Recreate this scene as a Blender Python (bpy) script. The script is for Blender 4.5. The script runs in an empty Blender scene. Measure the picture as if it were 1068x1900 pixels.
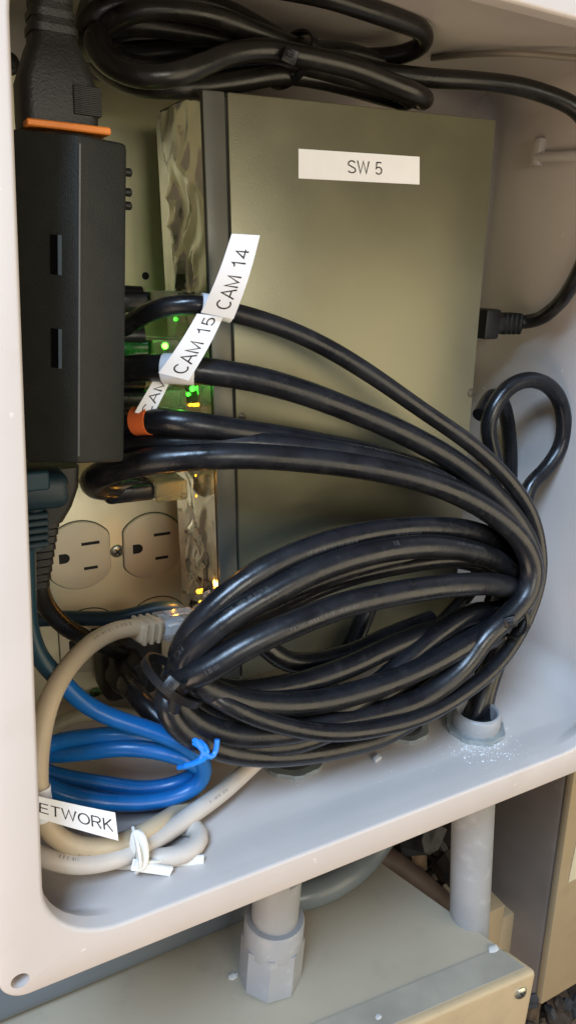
import bpy, bmesh, math, random
from mathutils import Vector, Matrix, noise

random.seed(7)
scene = bpy.context.scene
col = scene.collection
U = 0.001                                    # everything below is laid out in millimetres
OFF = Vector((-170.0, -336.0, 800.0))        # lens position -> world millimetres

# ------------------------------------------------------------------ camera
FPX, CX, CY = 1350.0, 534.0, 950.0
yaw, pitch, roll = (math.radians(a) for a in (28.905, 18.548, 2.156))
_fw = Vector((math.sin(yaw) * math.cos(pitch), math.cos(yaw) * math.cos(pitch), -math.sin(pitch)))
_rt = Vector((math.cos(yaw), -math.sin(yaw), 0))
_up = _rt.cross(_fw)
RT = _rt * math.cos(roll) + _up * math.sin(roll)
UP = -_rt * math.sin(roll) + _up * math.cos(roll)
FW = _fw
cd = bpy.data.cameras.new('camera')
cam = bpy.data.objects.new('camera', cd)
col.objects.link(cam)
cd.sensor_fit = 'VERTICAL'
cd.sensor_height = 24.0
cd.lens = FPX / 1900.0 * 24.0
cd.clip_start, cd.clip_end = 0.01, 50.0
m = Matrix((RT, UP, -FW)).transposed().to_4x4()
m.translation = OFF * U
cam.matrix_world = m
scene.camera = cam

# ------------------------------------------------------------------ light
world = bpy.data.worlds.new('World')
scene.world = world
world.use_nodes = True
world.node_tree.nodes['Background'].inputs[0].default_value = (0.90, 0.90, 1.0, 1)
world.node_tree.nodes['Background'].inputs[1].default_value = 0.22


def area(name, loc, target, size, power, color, sy=None):
    d = bpy.data.lights.new(name, 'AREA')
    d.energy, d.size, d.color = power, size, color
    if sy:
        d.shape, d.size_y = 'RECTANGLE', sy
    o = bpy.data.objects.new(name, d)
    col.objects.link(o)
    o.location = (Vector(loc) + OFF) * U
    o.rotation_euler = (Vector(target) - Vector(loc)).to_track_quat('-Z', 'Y').to_euler()
    return o


area('daylight_lamp', (-560, -480, 1050), (180, 260, -60), 0.55, 37, (0.50, 0.71, 1.0))
area('warm_lamp', (760, -600, -210), (190, 260, -40), 0.8, 6.0, (1.0, 0.84, 0.56))
area('warm_ground_lamp', (-420, -120, -420), (260, 280, 60), 0.5, 3.2, (1.0, 0.76, 0.54))
area('front_fill', (70, -900, 150), (120, 300, -40), 0.4, 4.6, (1.0, 0.94, 0.80))  # added fill that brightens the back plate and outlets, no known source

scene.view_settings.view_transform = 'Standard'
scene.view_settings.look = 'None'
scene.view_settings.exposure = 0.0
scene.view_settings.gamma = 1.0
scene.cycles.max_bounces = 8
scene.cycles.transparent_max_bounces = 12


# ------------------------------------------------------------------ placing helpers (mm, lens at the origin)
def ray(px, py):
    return RT * ((px - CX) / FPX) - UP * ((py - CY) / FPX) + FW


def atY(px, py, Y):
    r = ray(px, py)
    return r * (Y / r.y)


def atZ(px, py, Z):
    r = ray(px, py)
    return r * (Z / r.z)


def atX(px, py, X):
    r = ray(px, py)
    return r * (X / r.x)


# ------------------------------------------------------------------ materials
MATS = {}


def mat(name, color, rough=0.5, metal=0.0, var=0.12, vscale=60.0, bump=0.0, bscale=800.0, spec=0.5, coat=0.0,
        emit=None, estr=0.0, trans=0.0, alpha=1.0, dirt=None, dscale=25.0, damt=0.0, rvar=0.0, sub=0.0, ior=1.45, prints=None, speck=None, pscale=1.6, pband=0.975):
    if name in MATS:
        return MATS[name]
    mt = bpy.data.materials.new(name)
    mt.use_nodes = True
    nt = mt.node_tree
    N, L = nt.nodes, nt.links
    p = N['Principled BSDF']
    p.inputs['Roughness'].default_value = rough
    p.inputs['Metallic'].default_value = metal
    p.inputs['Specular IOR Level'].default_value = spec
    p.inputs['Coat Weight'].default_value = coat
    p.inputs['Coat Roughness'].default_value = 0.15
    p.inputs['Transmission Weight'].default_value = trans
    p.inputs['Alpha'].default_value = alpha
    p.inputs['IOR'].default_value = ior
    if sub:
        p.inputs['Subsurface Weight'].default_value = sub
        p.inputs['Subsurface Scale'].default_value = 0.002
    if emit:
        p.inputs['Emission Color'].default_value = (*emit, 1)
        p.inputs['Emission Strength'].default_value = estr
    tc = N.new('ShaderNodeTexCoord')
    nz = N.new('ShaderNodeTexNoise')
    nz.inputs['Scale'].default_value = vscale
    nz.inputs['Detail'].default_value = 6
    L.new(tc.outputs['Object'], nz.inputs['Vector'])
    mx = N.new('ShaderNodeMix')
    mx.data_type = 'RGBA'
    c = Vector(color)
    mx.inputs[6].default_value = (*(c * (1 - var)), 1)
    mx.inputs[7].default_value = (*[min(1, x) for x in c * (1 + var)], 1)
    rmp = N.new('ShaderNodeMapRange')
    rmp.inputs[1].default_value, rmp.inputs[2].default_value = 0.3, 0.7
    L.new(nz.outputs['Fac'], rmp.inputs[0])
    L.new(rmp.outputs[0], mx.inputs[0])
    last = mx.outputs[2]
    if dirt:
        n2 = N.new('ShaderNodeTexNoise')
        n2.inputs['Scale'].default_value = dscale
        n2.inputs['Detail'].default_value = 10
        n2.inputs['Roughness'].default_value = 0.7
        L.new(tc.outputs['Object'], n2.inputs['Vector'])
        r2 = N.new('ShaderNodeMapRange')
        r2.inputs[1].default_value, r2.inputs[2].default_value = 0.55, 0.75
        r2.inputs[4].default_value = damt
        L.new(n2.outputs['Fac'], r2.inputs[0])
        m2 = N.new('ShaderNodeMix')
        m2.data_type = 'RGBA'
        m2.inputs[7].default_value = (*dirt, 1)
        L.new(r2.outputs[0], m2.inputs[0])
        L.new(last, m2.inputs[6])
        last = m2.outputs[2]
    if speck:
        vo = N.new('ShaderNodeTexNoise')
        vo.inputs['Scale'].default_value = speck[1]
        vo.inputs['Detail'].default_value = 4
        L.new(tc.outputs['Object'], vo.inputs['Vector'])
        r5 = N.new('ShaderNodeMapRange')
        r5.inputs[1].default_value, r5.inputs[2].default_value = speck[2], speck[2] + 0.03
        r5.inputs[4].default_value = speck[3]
        L.new(vo.outputs['Fac'], r5.inputs[0])
        m5 = N.new('ShaderNodeMix')
        m5.data_type = 'RGBA'
        m5.inputs[7].default_value = (*speck[0], 1)
        L.new(r5.outputs[0], m5.inputs[0])
        L.new(last, m5.inputs[6])
        last = m5.outputs[2]
    if prints:
        # worn, unreadable jacket print along one side of the cable
        al, ca_ = N.new('ShaderNodeAttribute'), N.new('ShaderNodeAttribute')
        al.attribute_name, ca_.attribute_name = 'along', 'around'
        masks = []
        for sc_, th in ((pscale, 0.52), (0.03, 0.56)):
            n6 = N.new('ShaderNodeTexNoise')
            n6.noise_dimensions = '1D'
            n6.inputs['Scale'].default_value = sc_
            n6.inputs['Detail'].default_value = 1
            L.new(al.outputs['Fac'], n6.inputs['W'])
            g6 = N.new('ShaderNodeMath')
            g6.operation = 'GREATER_THAN'
            g6.inputs[1].default_value = th
            L.new(n6.outputs['Fac'], g6.inputs[0])
            masks.append(g6.outputs[0])
        g7 = N.new('ShaderNodeMath')
        g7.operation = 'GREATER_THAN'
        g7.inputs[1].default_value = pband
        L.new(ca_.outputs['Fac'], g7.inputs[0])
        masks.append(g7.outputs[0])
        k_ = masks[0]
        for mm in masks[1:]:
            mu = N.new('ShaderNodeMath')
            mu.operation = 'MULTIPLY'
            L.new(k_, mu.inputs[0])
            L.new(mm, mu.inputs[1])
            k_ = mu.outputs[0]
        mu = N.new('ShaderNodeMath')
        mu.operation = 'MULTIPLY'
        mu.inputs[1].default_value = 0.75
        L.new(k_, mu.inputs[0])
        m7 = N.new('ShaderNodeMix')
        m7.data_type = 'RGBA'
        m7.inputs[7].default_value = (*prints, 1)
        L.new(mu.outputs[0], m7.inputs[0])
        L.new(last, m7.inputs[6])
        last = m7.outputs[2]
    L.new(last, p.inputs['Base Color'])
    if rvar:
        r3 = N.new('ShaderNodeMapRange')
        r3.inputs[1].default_value, r3.inputs[2].default_value = 0.3, 0.7
        r3.inputs[3].default_value, r3.inputs[4].default_value = max(0.02, rough - rvar), rough + rvar
        L.new(nz.outputs['Fac'], r3.inputs[0])
        L.new(r3.outputs[0], p.inputs['Roughness'])
    if bump:
        n4 = N.new('ShaderNodeTexNoise')
        n4.inputs['Scale'].default_value = bscale
        n4.inputs['Detail'].default_value = 3
        L.new(tc.outputs['Object'], n4.inputs['Vector'])
        b = N.new('ShaderNodeBump')
        b.inputs['Strength'].default_value = bump
        b.inputs['Distance'].default_value = 0.0006
        L.new(n4.outputs['Fac'], b.inputs['Height'])
        L.new(b.outputs[0], p.inputs['Normal'])
    MATS[name] = mt
    return mt


SHELL = mat('enclosure_plastic', (0.53, 0.475, 0.435), 0.36, var=0.07, vscale=11, bump=0.12, bscale=140, dirt=(0.42, 0.36, 0.31), dscale=24, damt=0.30, rvar=0.12, speck=((0.75, 0.72, 0.68), 130, 0.715, 0.5))
STEEL = mat('olive_zinc_plate', (0.84, 0.79, 0.50), 0.40, metal=0.10, var=0.10, vscale=30, bump=0.08, bscale=300, rvar=0.08)
COVERP = mat('brushed_cover_steel', (0.86, 0.81, 0.58), 0.34, metal=0.2, var=0.08, vscale=35, bump=0.08, bscale=260, rvar=0.08)
SWITCH = mat('switch_paint', (0.17, 0.16, 0.10), 0.33, metal=0.5, dirt=(0.20, 0.19, 0.15), dscale=9, damt=0.14, var=0.06, vscale=40, bump=0.10, bscale=2600, rvar=0.05)
SWEDGE = mat('switch_side_paint', (0.10, 0.10, 0.082), 0.38, metal=0.35, var=0.08, vscale=60, bump=0.10, bscale=2000)
DARK = mat('dark_gap', (0.012, 0.012, 0.012), 0.7, var=0.2)
BOXBLK = mat('black_textured_plastic', (0.013, 0.0145, 0.0115), 0.50, var=0.15, vscale=150, bump=0.35, bscale=2600)
PLUGBLK = mat('black_soft_plastic', (0.011, 0.011, 0.010), 0.48, var=0.2, vscale=120, bump=0.25, bscale=1500)
CAB = mat('black_cable_jacket', (0.0085, 0.009, 0.011), 0.29, spec=0.5, var=0.3, vscale=90, bump=0.20, bscale=260, dirt=(0.06, 0.055, 0.05), dscale=140, damt=0.35, rvar=0.09, prints=(0.06, 0.06, 0.06))
CABB = mat('black_power_cord', (0.010, 0.009, 0.008), 0.33, var=0.2, vscale=90, bump=0.15, bscale=300, dirt=(0.045, 0.04, 0.03), dscale=90, damt=0.4, rvar=0.08)
BLUE = mat('blue_cable_jacket', (0.004, 0.10, 0.33), 0.30, var=0.15, vscale=60, bump=0.12, bscale=300, rvar=0.08, dirt=(0.03, 0.10, 0.25), dscale=90, damt=.4)
TEAL = mat('dark_teal_plastic', (0.008, 0.022, 0.030), 0.5, var=0.15, vscale=80, bump=0.1, bscale=800)
BEIGE = mat('beige_cable_jacket', (0.46, 0.37, 0.25), 0.42, var=0.08, vscale=60, bump=0.06, bscale=400, dirt=(0.33, 0.26, 0.18), dscale=60, damt=.4, prints=(0.16, 0.13, 0.09))
WHITEC = mat('pale_grey_cable_jacket', (0.52, 0.46, 0.40), 0.42, var=0.08, vscale=60, bump=0.06, bscale=400, dirt=(0.38, 0.33, 0.28), dscale=60, damt=.4, prints=(0.18, 0.17, 0.16))
LABEL = mat('white_label_tape', (0.80, 0.81, 0.84), 0.45, var=0.03, vscale=80)
INK = mat('black_label_ink', (0.02, 0.02, 0.02), 0.6, var=0.05)
ORANGE = mat('orange_gasket', (0.75, 0.22, 0.03), 0.5, var=0.1)
ORGLOW = mat('orange_glow_wrap', (0.80, 0.16, 0.04), 0.45, var=0.1)  # orange backlight on a label wrap, put into its colour
IVORY = mat('receptacle_plastic', (0.72, 0.66, 0.50), 0.38, var=0.05, vscale=40, bump=0.04)
SCREWM = mat('zinc_screw', (0.50, 0.50, 0.42), 0.32, metal=0.9, var=0.1, vscale=300)
CLEAR = mat('clear_plug_plastic', (0.86, 0.90, 0.93), 0.12, trans=0.85, var=0.02, ior=1.45)
CLEARTINT = mat('smoky_clear_plug', (0.55, 0.55, 0.42), 0.15, trans=0.85, var=0.05)
TIEW = mat('white_twist_tie', (0.78, 0.76, 0.70), 0.45, var=0.05)
TIEB = mat('blue_twist_tie', (0.01, 0.20, 0.70), 0.35, var=0.08)
TIEK = mat('black_nylon', (0.008, 0.008, 0.009), 0.38, var=0.2, bump=0.1, bscale=900)
PVC = mat('grey_pvc', (0.29, 0.295, 0.30), 0.40, var=0.05, vscale=40, bump=0.08, bscale=300, dirt=(0.60, 0.60, 0.60), dscale=80, damt=0.3)
NUT = mat('zinc_locknut', (0.42, 0.46, 0.46), 0.35, metal=0.6, var=0.12, vscale=200)
BOX2 = mat('tan_painted_steel', (0.33, 0.285, 0.21), 0.48, var=0.08, vscale=12, bump=0.05, bscale=200, dirt=(0.20, 0.18, 0.14), dscale=30, damt=0.4, rvar=0.08)
BOX3 = mat('tan_cabinet_steel', (0.42, 0.32, 0.19), 0.45, var=0.07, vscale=10, bump=0.05, bscale=200, dirt=(0.22, 0.19, 0.14), dscale=30, damt=0.35)
GREYP = mat('slate_duct_paint', (0.10, 0.12, 0.14), 0.40, var=0.1, vscale=20, bump=0.05)
FLEX = mat('grey_green_flexible_conduit', (0.13, 0.15, 0.155), 0.30, var=0.1, vscale=40, bump=0.1, bscale=150)
SOIL = mat('dark_soil', (0.045, 0.035, 0.028), 0.9, var=0.5, vscale=40, bump=0.8, bscale=120)
RUST = mat('rust_brown_pipe', (0.040, 0.026, 0.021), 0.55, var=0.25, vscale=60, bump=0.2, bscale=200)
WALLM = mat('dark_rough_wall', (0.07, 0.055, 0.045), 0.85, var=0.35, vscale=18, bump=0.8, bscale=60)
CRUMB = mat('white_plastic_shavings', (0.62, 0.62, 0.62), 0.5, var=0.05)
GREEN = mat('green_led', (0.1, 0.9, 0.1), 0.3, emit=(0.05, 1.0, 0.03), estr=4)
AMBER = mat('amber_led', (1.0, 0.6, 0.1), 0.3, emit=(1.0, 0.42, 0.01), estr=5)


def film_mat():
    mt = bpy.data.materials.new('clear_film')
    mt.use_nodes = True
    N, L = mt.node_tree.nodes, mt.node_tree.links
    out = N['Material Output']
    N.remove(N['Principled BSDF'])
    t = N.new('ShaderNodeBsdfTransparent')
    t.inputs[0].default_value = (0.93, 0.93, 0.90, 1)
    g = N.new('ShaderNodeBsdfGlossy')
    g.inputs['Roughness'].default_value = 0.13
    fr = N.new('ShaderNodeFresnel')
    fr.inputs['IOR'].default_value = 1.5
    mx = N.new('ShaderNodeMixShader')
    L.new(fr.outputs[0], mx.inputs[0])
    L.new(t.outputs[0], mx.inputs[1])
    L.new(g.outputs[0], mx.inputs[2])
    L.new(mx.outputs[0], out.inputs[0])
    return mt


FILM = film_mat()


# ------------------------------------------------------------------ object helpers
def tag(o, label, cat, group=None, kind=None):
    if label:
        o['label'] = label
    if cat:
        o['category'] = cat
    if group:
        o['group'] = group
    if kind:
        o['kind'] = kind
    return o


def thing(name, base, label, cat, group=None):
    o = bpy.data.objects.new(name, None)
    o.empty_display_size = 0.01
    col.objects.link(o)
    o.location = (Vector(base) + OFF) * U
    return tag(o, label, cat, group)


def world_loc(o):
    v = Vector(o.location)
    while o.parent:
        o = o.parent
        v += Vector(o.location)
    return v


def mk(name, verts, faces, material, parent=None, smooth=True, sharp=40):
    """One mesh object; verts in lens millimetres; the origin sits under its middle."""
    vs = [(Vector(v) + OFF) * U for v in verts]
    lo = Vector([min(v[i] for v in vs) for i in range(3)])
    hi = Vector([max(v[i] for v in vs) for i in range(3)])
    org = Vector(((lo.x + hi.x) / 2, (lo.y + hi.y) / 2, lo.z))
    me = bpy.data.meshes.new(name)
    me.from_pydata([v - org for v in vs], [], faces)
    me.validate()
    bm = bmesh.new()
    bm.from_mesh(me)
    bmesh.ops.recalc_face_normals(bm, faces=bm.faces)
    if smooth:
        for f in bm.faces:
            f.smooth = True
        lim = math.radians(sharp)
        for e in bm.edges:
            if len(e.link_faces) == 2 and e.calc_face_angle(0) > lim:
                e.smooth = False
    bm.to_mesh(me)
    bm.free()
    me.materials.append(material)
    o = bpy.data.objects.new(name, me)
    col.objects.link(o)
    if parent:
        o.parent = parent
        o.location = org - world_loc(parent)
    else:
        o.location = org
    return o


class MB:
    """collects shapes of ONE object"""

    def __init__(s):
        s.v, s.f = [], []

    def add(s, v, f):
        n = len(s.v)
        s.v += [Vector(x) for x in v]
        s.f += [[i + n for i in q] for q in f]
        return s

    def build(s, name, material, parent=None, smooth=True, sharp=40):
        return mk(name, s.v, s.f, material, parent, smooth, sharp)


def frame(n, up=(0, 0, 1)):
    n = Vector(n).normalized()
    up = Vector(up)
    if abs(n.dot(up)) > 0.97:
        up = Vector((0, 1, 0))
    x = up.cross(n).normalized()
    return x, n.cross(x).normalized(), n


def rbox(lo, hi, bev=1.0, seg=2, T=None):
    """bevelled box between two corners, optionally moved by T(vector)"""
    bm = bmesh.new()
    lo, hi = Vector(lo), Vector(hi)
    bmesh.ops.create_cube(bm, size=1.0)
    for v in bm.verts:
        v.co = Vector([(lo[i] + hi[i]) / 2 + v.co[i] * (hi[i] - lo[i]) for i in range(3)])
    if bev:
        bmesh.ops.bevel(bm, geom=list(bm.edges), offset=bev, segments=seg, profile=0.5, affect='EDGES')
    bm.verts.index_update()
    vs = [v.co.copy() for v in bm.verts]
    fs = [[v.index for v in f.verts] for f in bm.faces]
    bm.free()
    if T:
        vs = [T(v) for v in vs]
    return vs, fs


def prism(poly, a, b, axes=None):
    """polygon (2-D list) extruded: axes = (origin, e1, e2, n); from a to b along n"""
    o, e1, e2, n = axes
    k = len(poly)
    v = [o + e1 * p[0] + e2 * p[1] + n * a for p in poly] + [o + e1 * p[0] + e2 * p[1] + n * b for p in poly]
    f = [list(range(k))[::-1], list(range(k, 2 * k))]
    f += [[i, (i + 1) % k, k + (i + 1) % k, k + i] for i in range(k)]
    return v, f


def lathe(o, n, prof, seg=32, up=(0, 0, 1), closed=False):
    """rings (radius, height along n) about point o"""
    x, y, n = frame(n, up)
    v, f = [], []
    for r, h in prof:
        for i in range(seg):
            a = 2 * math.pi * i / seg
            v.append(o + x * (r * math.cos(a)) + y * (r * math.sin(a)) + n * h)
    for j in range(len(prof) - 1):
        for i in range(seg):
            k = (i + 1) % seg
            f.append([j * seg + i, j * seg + k, (j + 1) * seg + k, (j + 1) * seg + i])
    if not closed:
        f.append(list(range(seg))[::-1])
        f.append([(len(prof) - 1) * seg + i for i in range(seg)])
    else:
        j = len(prof) - 1
        for i in range(seg):
            k = (i + 1) % seg
            f.append([j * seg + i, j * seg + k, k, i])
    return v, f


def spline(pts, step=2.5, closed=False):
    """centripetal Catmull-Rom through pts, about evenly sampled"""
    P = [Vector(p) for p in pts]
    if closed:
        Q = [P[-1]] + P + [P[0], P[1]]
    else:
        Q = [P[0] * 2 - P[1]] + P + [P[-1] * 2 - P[-2]]
    out = []
    for i in range(1, len(Q) - 2):
        p0, p1, p2, p3 = Q[i - 1], Q[i], Q[i + 1], Q[i + 2]
        t0 = 0.0
        t1 = t0 + max(1e-4, (p1 - p0).length ** 0.5)
        t2 = t1 + max(1e-4, (p2 - p1).length ** 0.5)
        t3 = t2 + max(1e-4, (p3 - p2).length ** 0.5)
        n = max(2, int((p2 - p1).length / step))
        for k in range(n):
            t = t1 + (t2 - t1) * k / n
            a1 = p0 * ((t1 - t) / (t1 - t0)) + p1 * ((t - t0) / (t1 - t0))
            a2 = p1 * ((t2 - t) / (t2 - t1)) + p2 * ((t - t1) / (t2 - t1))
            a3 = p2 * ((t3 - t) / (t3 - t2)) + p3 * ((t - t2) / (t3 - t2))
            b1 = a1 * ((t2 - t) / (t2 - t0)) + a2 * ((t - t0) / (t2 - t0))
            b2 = a2 * ((t3 - t) / (t3 - t1)) + a3 * ((t - t1) / (t3 - t1))
            out.append(b1 * ((t2 - t) / (t2 - t1)) + b2 * ((t - t1) / (t2 - t1)))
    if not closed:
        out.append(P[-1].copy())
    # a light smoothing pass takes out kinks
    for _ in range(3):
        nw = out[:]
        for i in range(1, len(out) - 1):
            nw[i] = out[i] * 0.5 + (out[i - 1] + out[i + 1]) * 0.25
        out = nw
    return out


def sweep(path, rad, seg=14, closed=False, profile=None, up=(0, 0, 1), wob=0.0, seed=0):
    """tube along a path; rad number or function(t); profile = list of 2-D points instead of a circle"""
    n = len(path)
    tg = []
    for i in range(n):
        if closed:
            d = path[(i + 1) % n] - path[i - 1]
        else:
            d = path[min(n - 1, i + 1)] - path[max(0, i - 1)]
        tg.append(d.normalized())
    x, y, _ = frame(tg[0], up)
    v, f = [], []
    if profile is None:
        prof = [(math.cos(2 * math.pi * i / seg), math.sin(2 * math.pi * i / seg)) for i in range(seg)]
    else:
        prof = profile
    k = len(prof)
    for i in range(n):
        if i:
            q = tg[i - 1].rotation_difference(tg[i])
            x = q @ x
            x = (x - tg[i] * x.dot(tg[i])).normalized()
        y = tg[i].cross(x)
        r = rad(i / max(1, n - 1)) if callable(rad) else (rad if profile is None else 1.0)
        if wob:
            r *= 1 + wob * noise.noise(Vector((i * 0.07, seed * 3.7, 0)))
        for a, b in prof:
            v.append(path[i] + x * (a * r) + y * (b * r))
    for i in range(n if closed else n - 1):
        j = (i + 1) % n
        for a in range(k):
            b = (a + 1) % k
            f.append([i * k + a, i * k + b, j * k + b, j * k + a])
    if not closed:
        f.append(list(range(k))[::-1])
        f.append([(n - 1) * k + i for i in range(k)])
    return v, f


def tube(name, path, r, material, parent=None, seg=14, wob=0.05, seed=0, turn=0.0, kink=0.5):
    """a cable: swept tube, slightly uneven, that knows its length and its printed side"""
    path = [p + noise.noise_vector(p * 0.021 + Vector((seed, 0, 0))) * kink for p in path]
    v, f = sweep(path, r, seg, wob=wob, seed=seed)
    o = mk(name, v, f, material, parent)
    s_, al, ar = 0.0, [], []
    for i in range(len(path)):
        if i:
            s_ += (path[i] - path[i - 1]).length
        al += [s_ + seed * 31] * seg
        ar += [math.cos(2 * math.pi * k / seg - turn - s_ * 0.004) for k in range(seg)]
    for nm, vals in (('along', al), ('around', ar)):
        at = o.data.attributes.new(nm, 'FLOAT', 'POINT')
        at.data.foreach_set('value', vals)
    return o


def P3(pts):
    """(pixel x, pixel y, depth Y) rows -> points; rows that are Vectors stay"""
    return [p if isinstance(p, Vector) else atY(*p) for p in pts]


def PF(pts, r):
    """the same, but resting on the enclosure floor instead of sinking into it"""
    out = []
    for p in pts:
        if isinstance(p, Vector):
            out.append(p)
            continue
        q = atY(*p)
        if q.z < FLOOR + r:
            q = atZ(p[0], p[1], FLOOR + r)
        out.append(q)
    return out


def cable(name, pts, r, material, label, cat='cable', group=None, parent=None, seg=14, wob=0.05, floor=False):
    path = spline(PF(pts, r + .3) if floor else P3(pts))
    o = tube(name, path, r, material, parent, seg, wob, random.random() * 50, random.random() * 6)
    if not parent:
        tag(o, label, cat, group)
    return o, path


def subpath(path, point, half):
    i = min(range(len(path)), key=lambda k: (path[k] - point).length)
    a = i
    s = 0
    while a > 0 and s < half:
        s += (path[a] - path[a - 1]).length
        a -= 1
    b, s = i, 0
    while b < len(path) - 1 and s < half:
        s += (path[b + 1] - path[b]).length
        b += 1
    return path[a:b + 1]


def arc(cx, cy, rx, ry, a0, a1, n=14):
    return [(cx + rx * math.cos(math.radians(a0 + (a1 - a0) * i / n)), cy + ry * math.sin(math.radians(a0 + (a1 - a0) * i / n))) for i in range(n + 1)]


# plain sans letters: advance width and strokes on a unit cap height
GLYPH = {
    'C': (0.74, [arc(.38, .5, .33, .45, 48, 312, 20)]),
    'A': (0.70, [[(.02, 0), (.34, .97), (.66, 0)], [(.13, .33), (.55, .33)]]),
    'M': (0.86, [[(.08, 0), (.08, .95), (.41, .08), (.74, .95), (.74, 0)]]),
    'N': (0.76, [[(.08, 0), (.08, .94), (.64, .06), (.64, 1)]]),
    'E': (0.66, [[(.60, .05), (.08, .05), (.08, .95), (.58, .95)], [(.08, .52), (.54, .52)]]),
    'T': (0.62, [[(.0, .95), (.60, .95)], [(.30, .95), (.30, 0)]]),
    'W': (0.98, [[(.02, 1), (.24, .05), (.47, .96), (.70, .05), (.92, 1)]]),
    'O': (0.80, [arc(.40, .5, .35, .45, 0, 360, 28)]),
    'R': (0.74, [[(.08, 0), (.08, .95), (.40, .95)] + arc(.42, .72, .22, .23, 88, -88, 12) + [(.08, .49)], [(.40, .49), (.66, 0)]]),
    'K': (0.70, [[(.08, 0), (.08, 1)], [(.62, 1), (.09, .38)], [(.26, .56), (.66, 0)]]),
    'S': (0.70, [arc(.34, .73, .26, .22, 20, 205, 12) + [(.30, .53), (.42, .46)] + arc(.34, .26, .28, .21, 60, -160, 14)]),
    '1': (0.58, [[(.10, .76), (.26, .82), (.34, 1), (.34, 0)]]),
    '4': (0.58, [[(.54, .27), (.03, .27), (.40, .96), (.40, 0)]]),
    '5': (0.58, [[(.50, .95), (.14, .95), (.08, .47)] + arc(.28, .32, .24, .27, 130, -150, 16)]),
    ' ': (0.30, []),
}


def strip(pl, w):
    """flat ribbon along a 2-D polyline, mitred"""
    P = [Vector(p) for p in pl]
    n = len(P)
    shut = (P[0] - P[-1]).length < 1e-4
    v, f = [], []
    for i in range(n):
        a = P[i] - P[i - 1] if i else (P[0] - P[-2] if shut else P[1] - P[0])
        b = P[i + 1] - P[i] if i < n - 1 else (P[1] - P[0] if shut else P[-1] - P[-2])
        na, nb = Vector((-a.y, a.x)).normalized(), Vector((-b.y, b.x)).normalized()
        m_ = (na + nb)
        m_ = m_.normalized() if m_.length > 1e-4 else na
        k = min(2.2, 1 / max(.2, m_.dot(na)))
        v += [P[i] + m_ * (w / 2 * k), P[i] - m_ * (w / 2 * k)]
    for i in range(n - 1):
        f.append([2 * i, 2 * i + 1, 2 * i + 3, 2 * i + 2])
    return v, f


def text_mesh(body, w=0.105):
    vs, fs, x = [], [], 0.0
    for ch in body:
        adv, st = GLYPH[ch]
        for pl in st:
            v, f = strip(pl, w)
            n = len(vs)
            vs += [Vector((q.x + x, q.y)) for q in v]
            fs += [[i + n for i in q] for q in f]
        x += adv + 0.06
    return vs, fs


def sheet_map(c, bulge=0.0, curl=0.0):
    """c = four points: (u,v) = 00, 10, 11, 01"""
    c = [Vector(p) for p in c]
    n = (c[1] - c[0]).cross(c[3] - c[0]).normalized()

    def S(u, v, h=0.0):
        p = c[0] * ((1 - u) * (1 - v)) + c[1] * (u * (1 - v)) + c[2] * (u * v) + c[3] * ((1 - u) * v)
        return p + n * (h + bulge * math.sin(math.pi * u) + curl * u * u * math.sin(math.pi * 0.5 * u))
    return S, n


def sheet(S, nu=10, nv=3, th=0.25):
    v, f = [], []
    for k in (0, 1):
        for i in range(nu + 1):
            for j in range(nv + 1):
                v.append(S(i / nu, j / nv, -th * k))
    w = nv + 1
    q = (nu + 1) * w
    for i in range(nu):
        for j in range(nv):
            a = i * w + j
            f.append([a, a + w, a + w + 1, a + 1])
            f.append([q + a, q + a + 1, q + a + w + 1, q + a + w])
    rim = [i * w for i in range(nu + 1)] + [nu * w + j for j in range(1, w)] + [i * w + nv for i in range(nu - 1, -1, -1)] + [j for j in range(nv - 1, 0, -1)]
    for i in range(len(rim)):
        a, b = rim[i], rim[(i + 1) % len(rim)]
        f.append([a, q + a, q + b, b])
    return v, f


def lettering(body, S, parent, u0, u1, v0, v1, w=0.105, h=0.06):
    vs, fs = text_mesh(body, w)
    x0, x1 = min(v.x for v in vs), max(v.x for v in vs)
    y0, y1 = min(v.y for v in vs), max(v.y for v in vs)
    out = [S(u0 + (u1 - u0) * (v.x - x0) / (x1 - x0), v0 + (v1 - v0) * (v.y - y0) / (y1 - y0), h) for v in vs]
    return mk('lettering', out, fs, INK, parent, smooth=False)


def rrect(x0, z0, x1, z1, rads, n=8):
    """rounded rectangle, counter-clockwise from bottom-left; rads = bl, br, tr, tl"""
    pts = []
    cs = [(x0, z0, 1, 1, math.pi), (x1, z0, -1, 1, 1.5 * math.pi), (x1, z1, -1, -1, 0), (x0, z1, 1, -1, 0.5 * math.pi)]
    for (x, z, sx, sz, a0), r in zip(cs, rads):
        for i in range(n + 1):
            a = a0 + 0.5 * math.pi * i / n
            pts.append((x + sx * r + r * math.cos(a), z + sz * r + r * math.sin(a)))
    return pts


def loft(rings, cap0=False, cap1=False, close=False):
    k = len(rings[0])
    v = [p for r in rings for p in r]
    f = []
    R = len(rings)
    for j in range(R if close else R - 1):
        jj = (j + 1) % R
        for i in range(k):
            b = (i + 1) % k
            f.append([j * k + i, j * k + b, jj * k + b, jj * k + i])
    if cap0:
        f.append(list(range(k))[::-1])
    if cap1:
        f.append([(R - 1) * k + i for i in range(k)])
    return v, f


def cut(o, cutter_v, cutter_f):
    c = mk('cutter', cutter_v, cutter_f, DARK)
    md = o.modifiers.new('hole', 'BOOLEAN')
    md.operation, md.solver, md.object = 'DIFFERENCE', 'EXACT', c
    bpy.context.view_layer.update()
    me = bpy.data.meshes.new_from_object(o.evaluated_get(bpy.context.evaluated_depsgraph_get()))
    o.modifiers.clear()
    o.data = me
    bpy.data.objects.remove(c)


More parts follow.
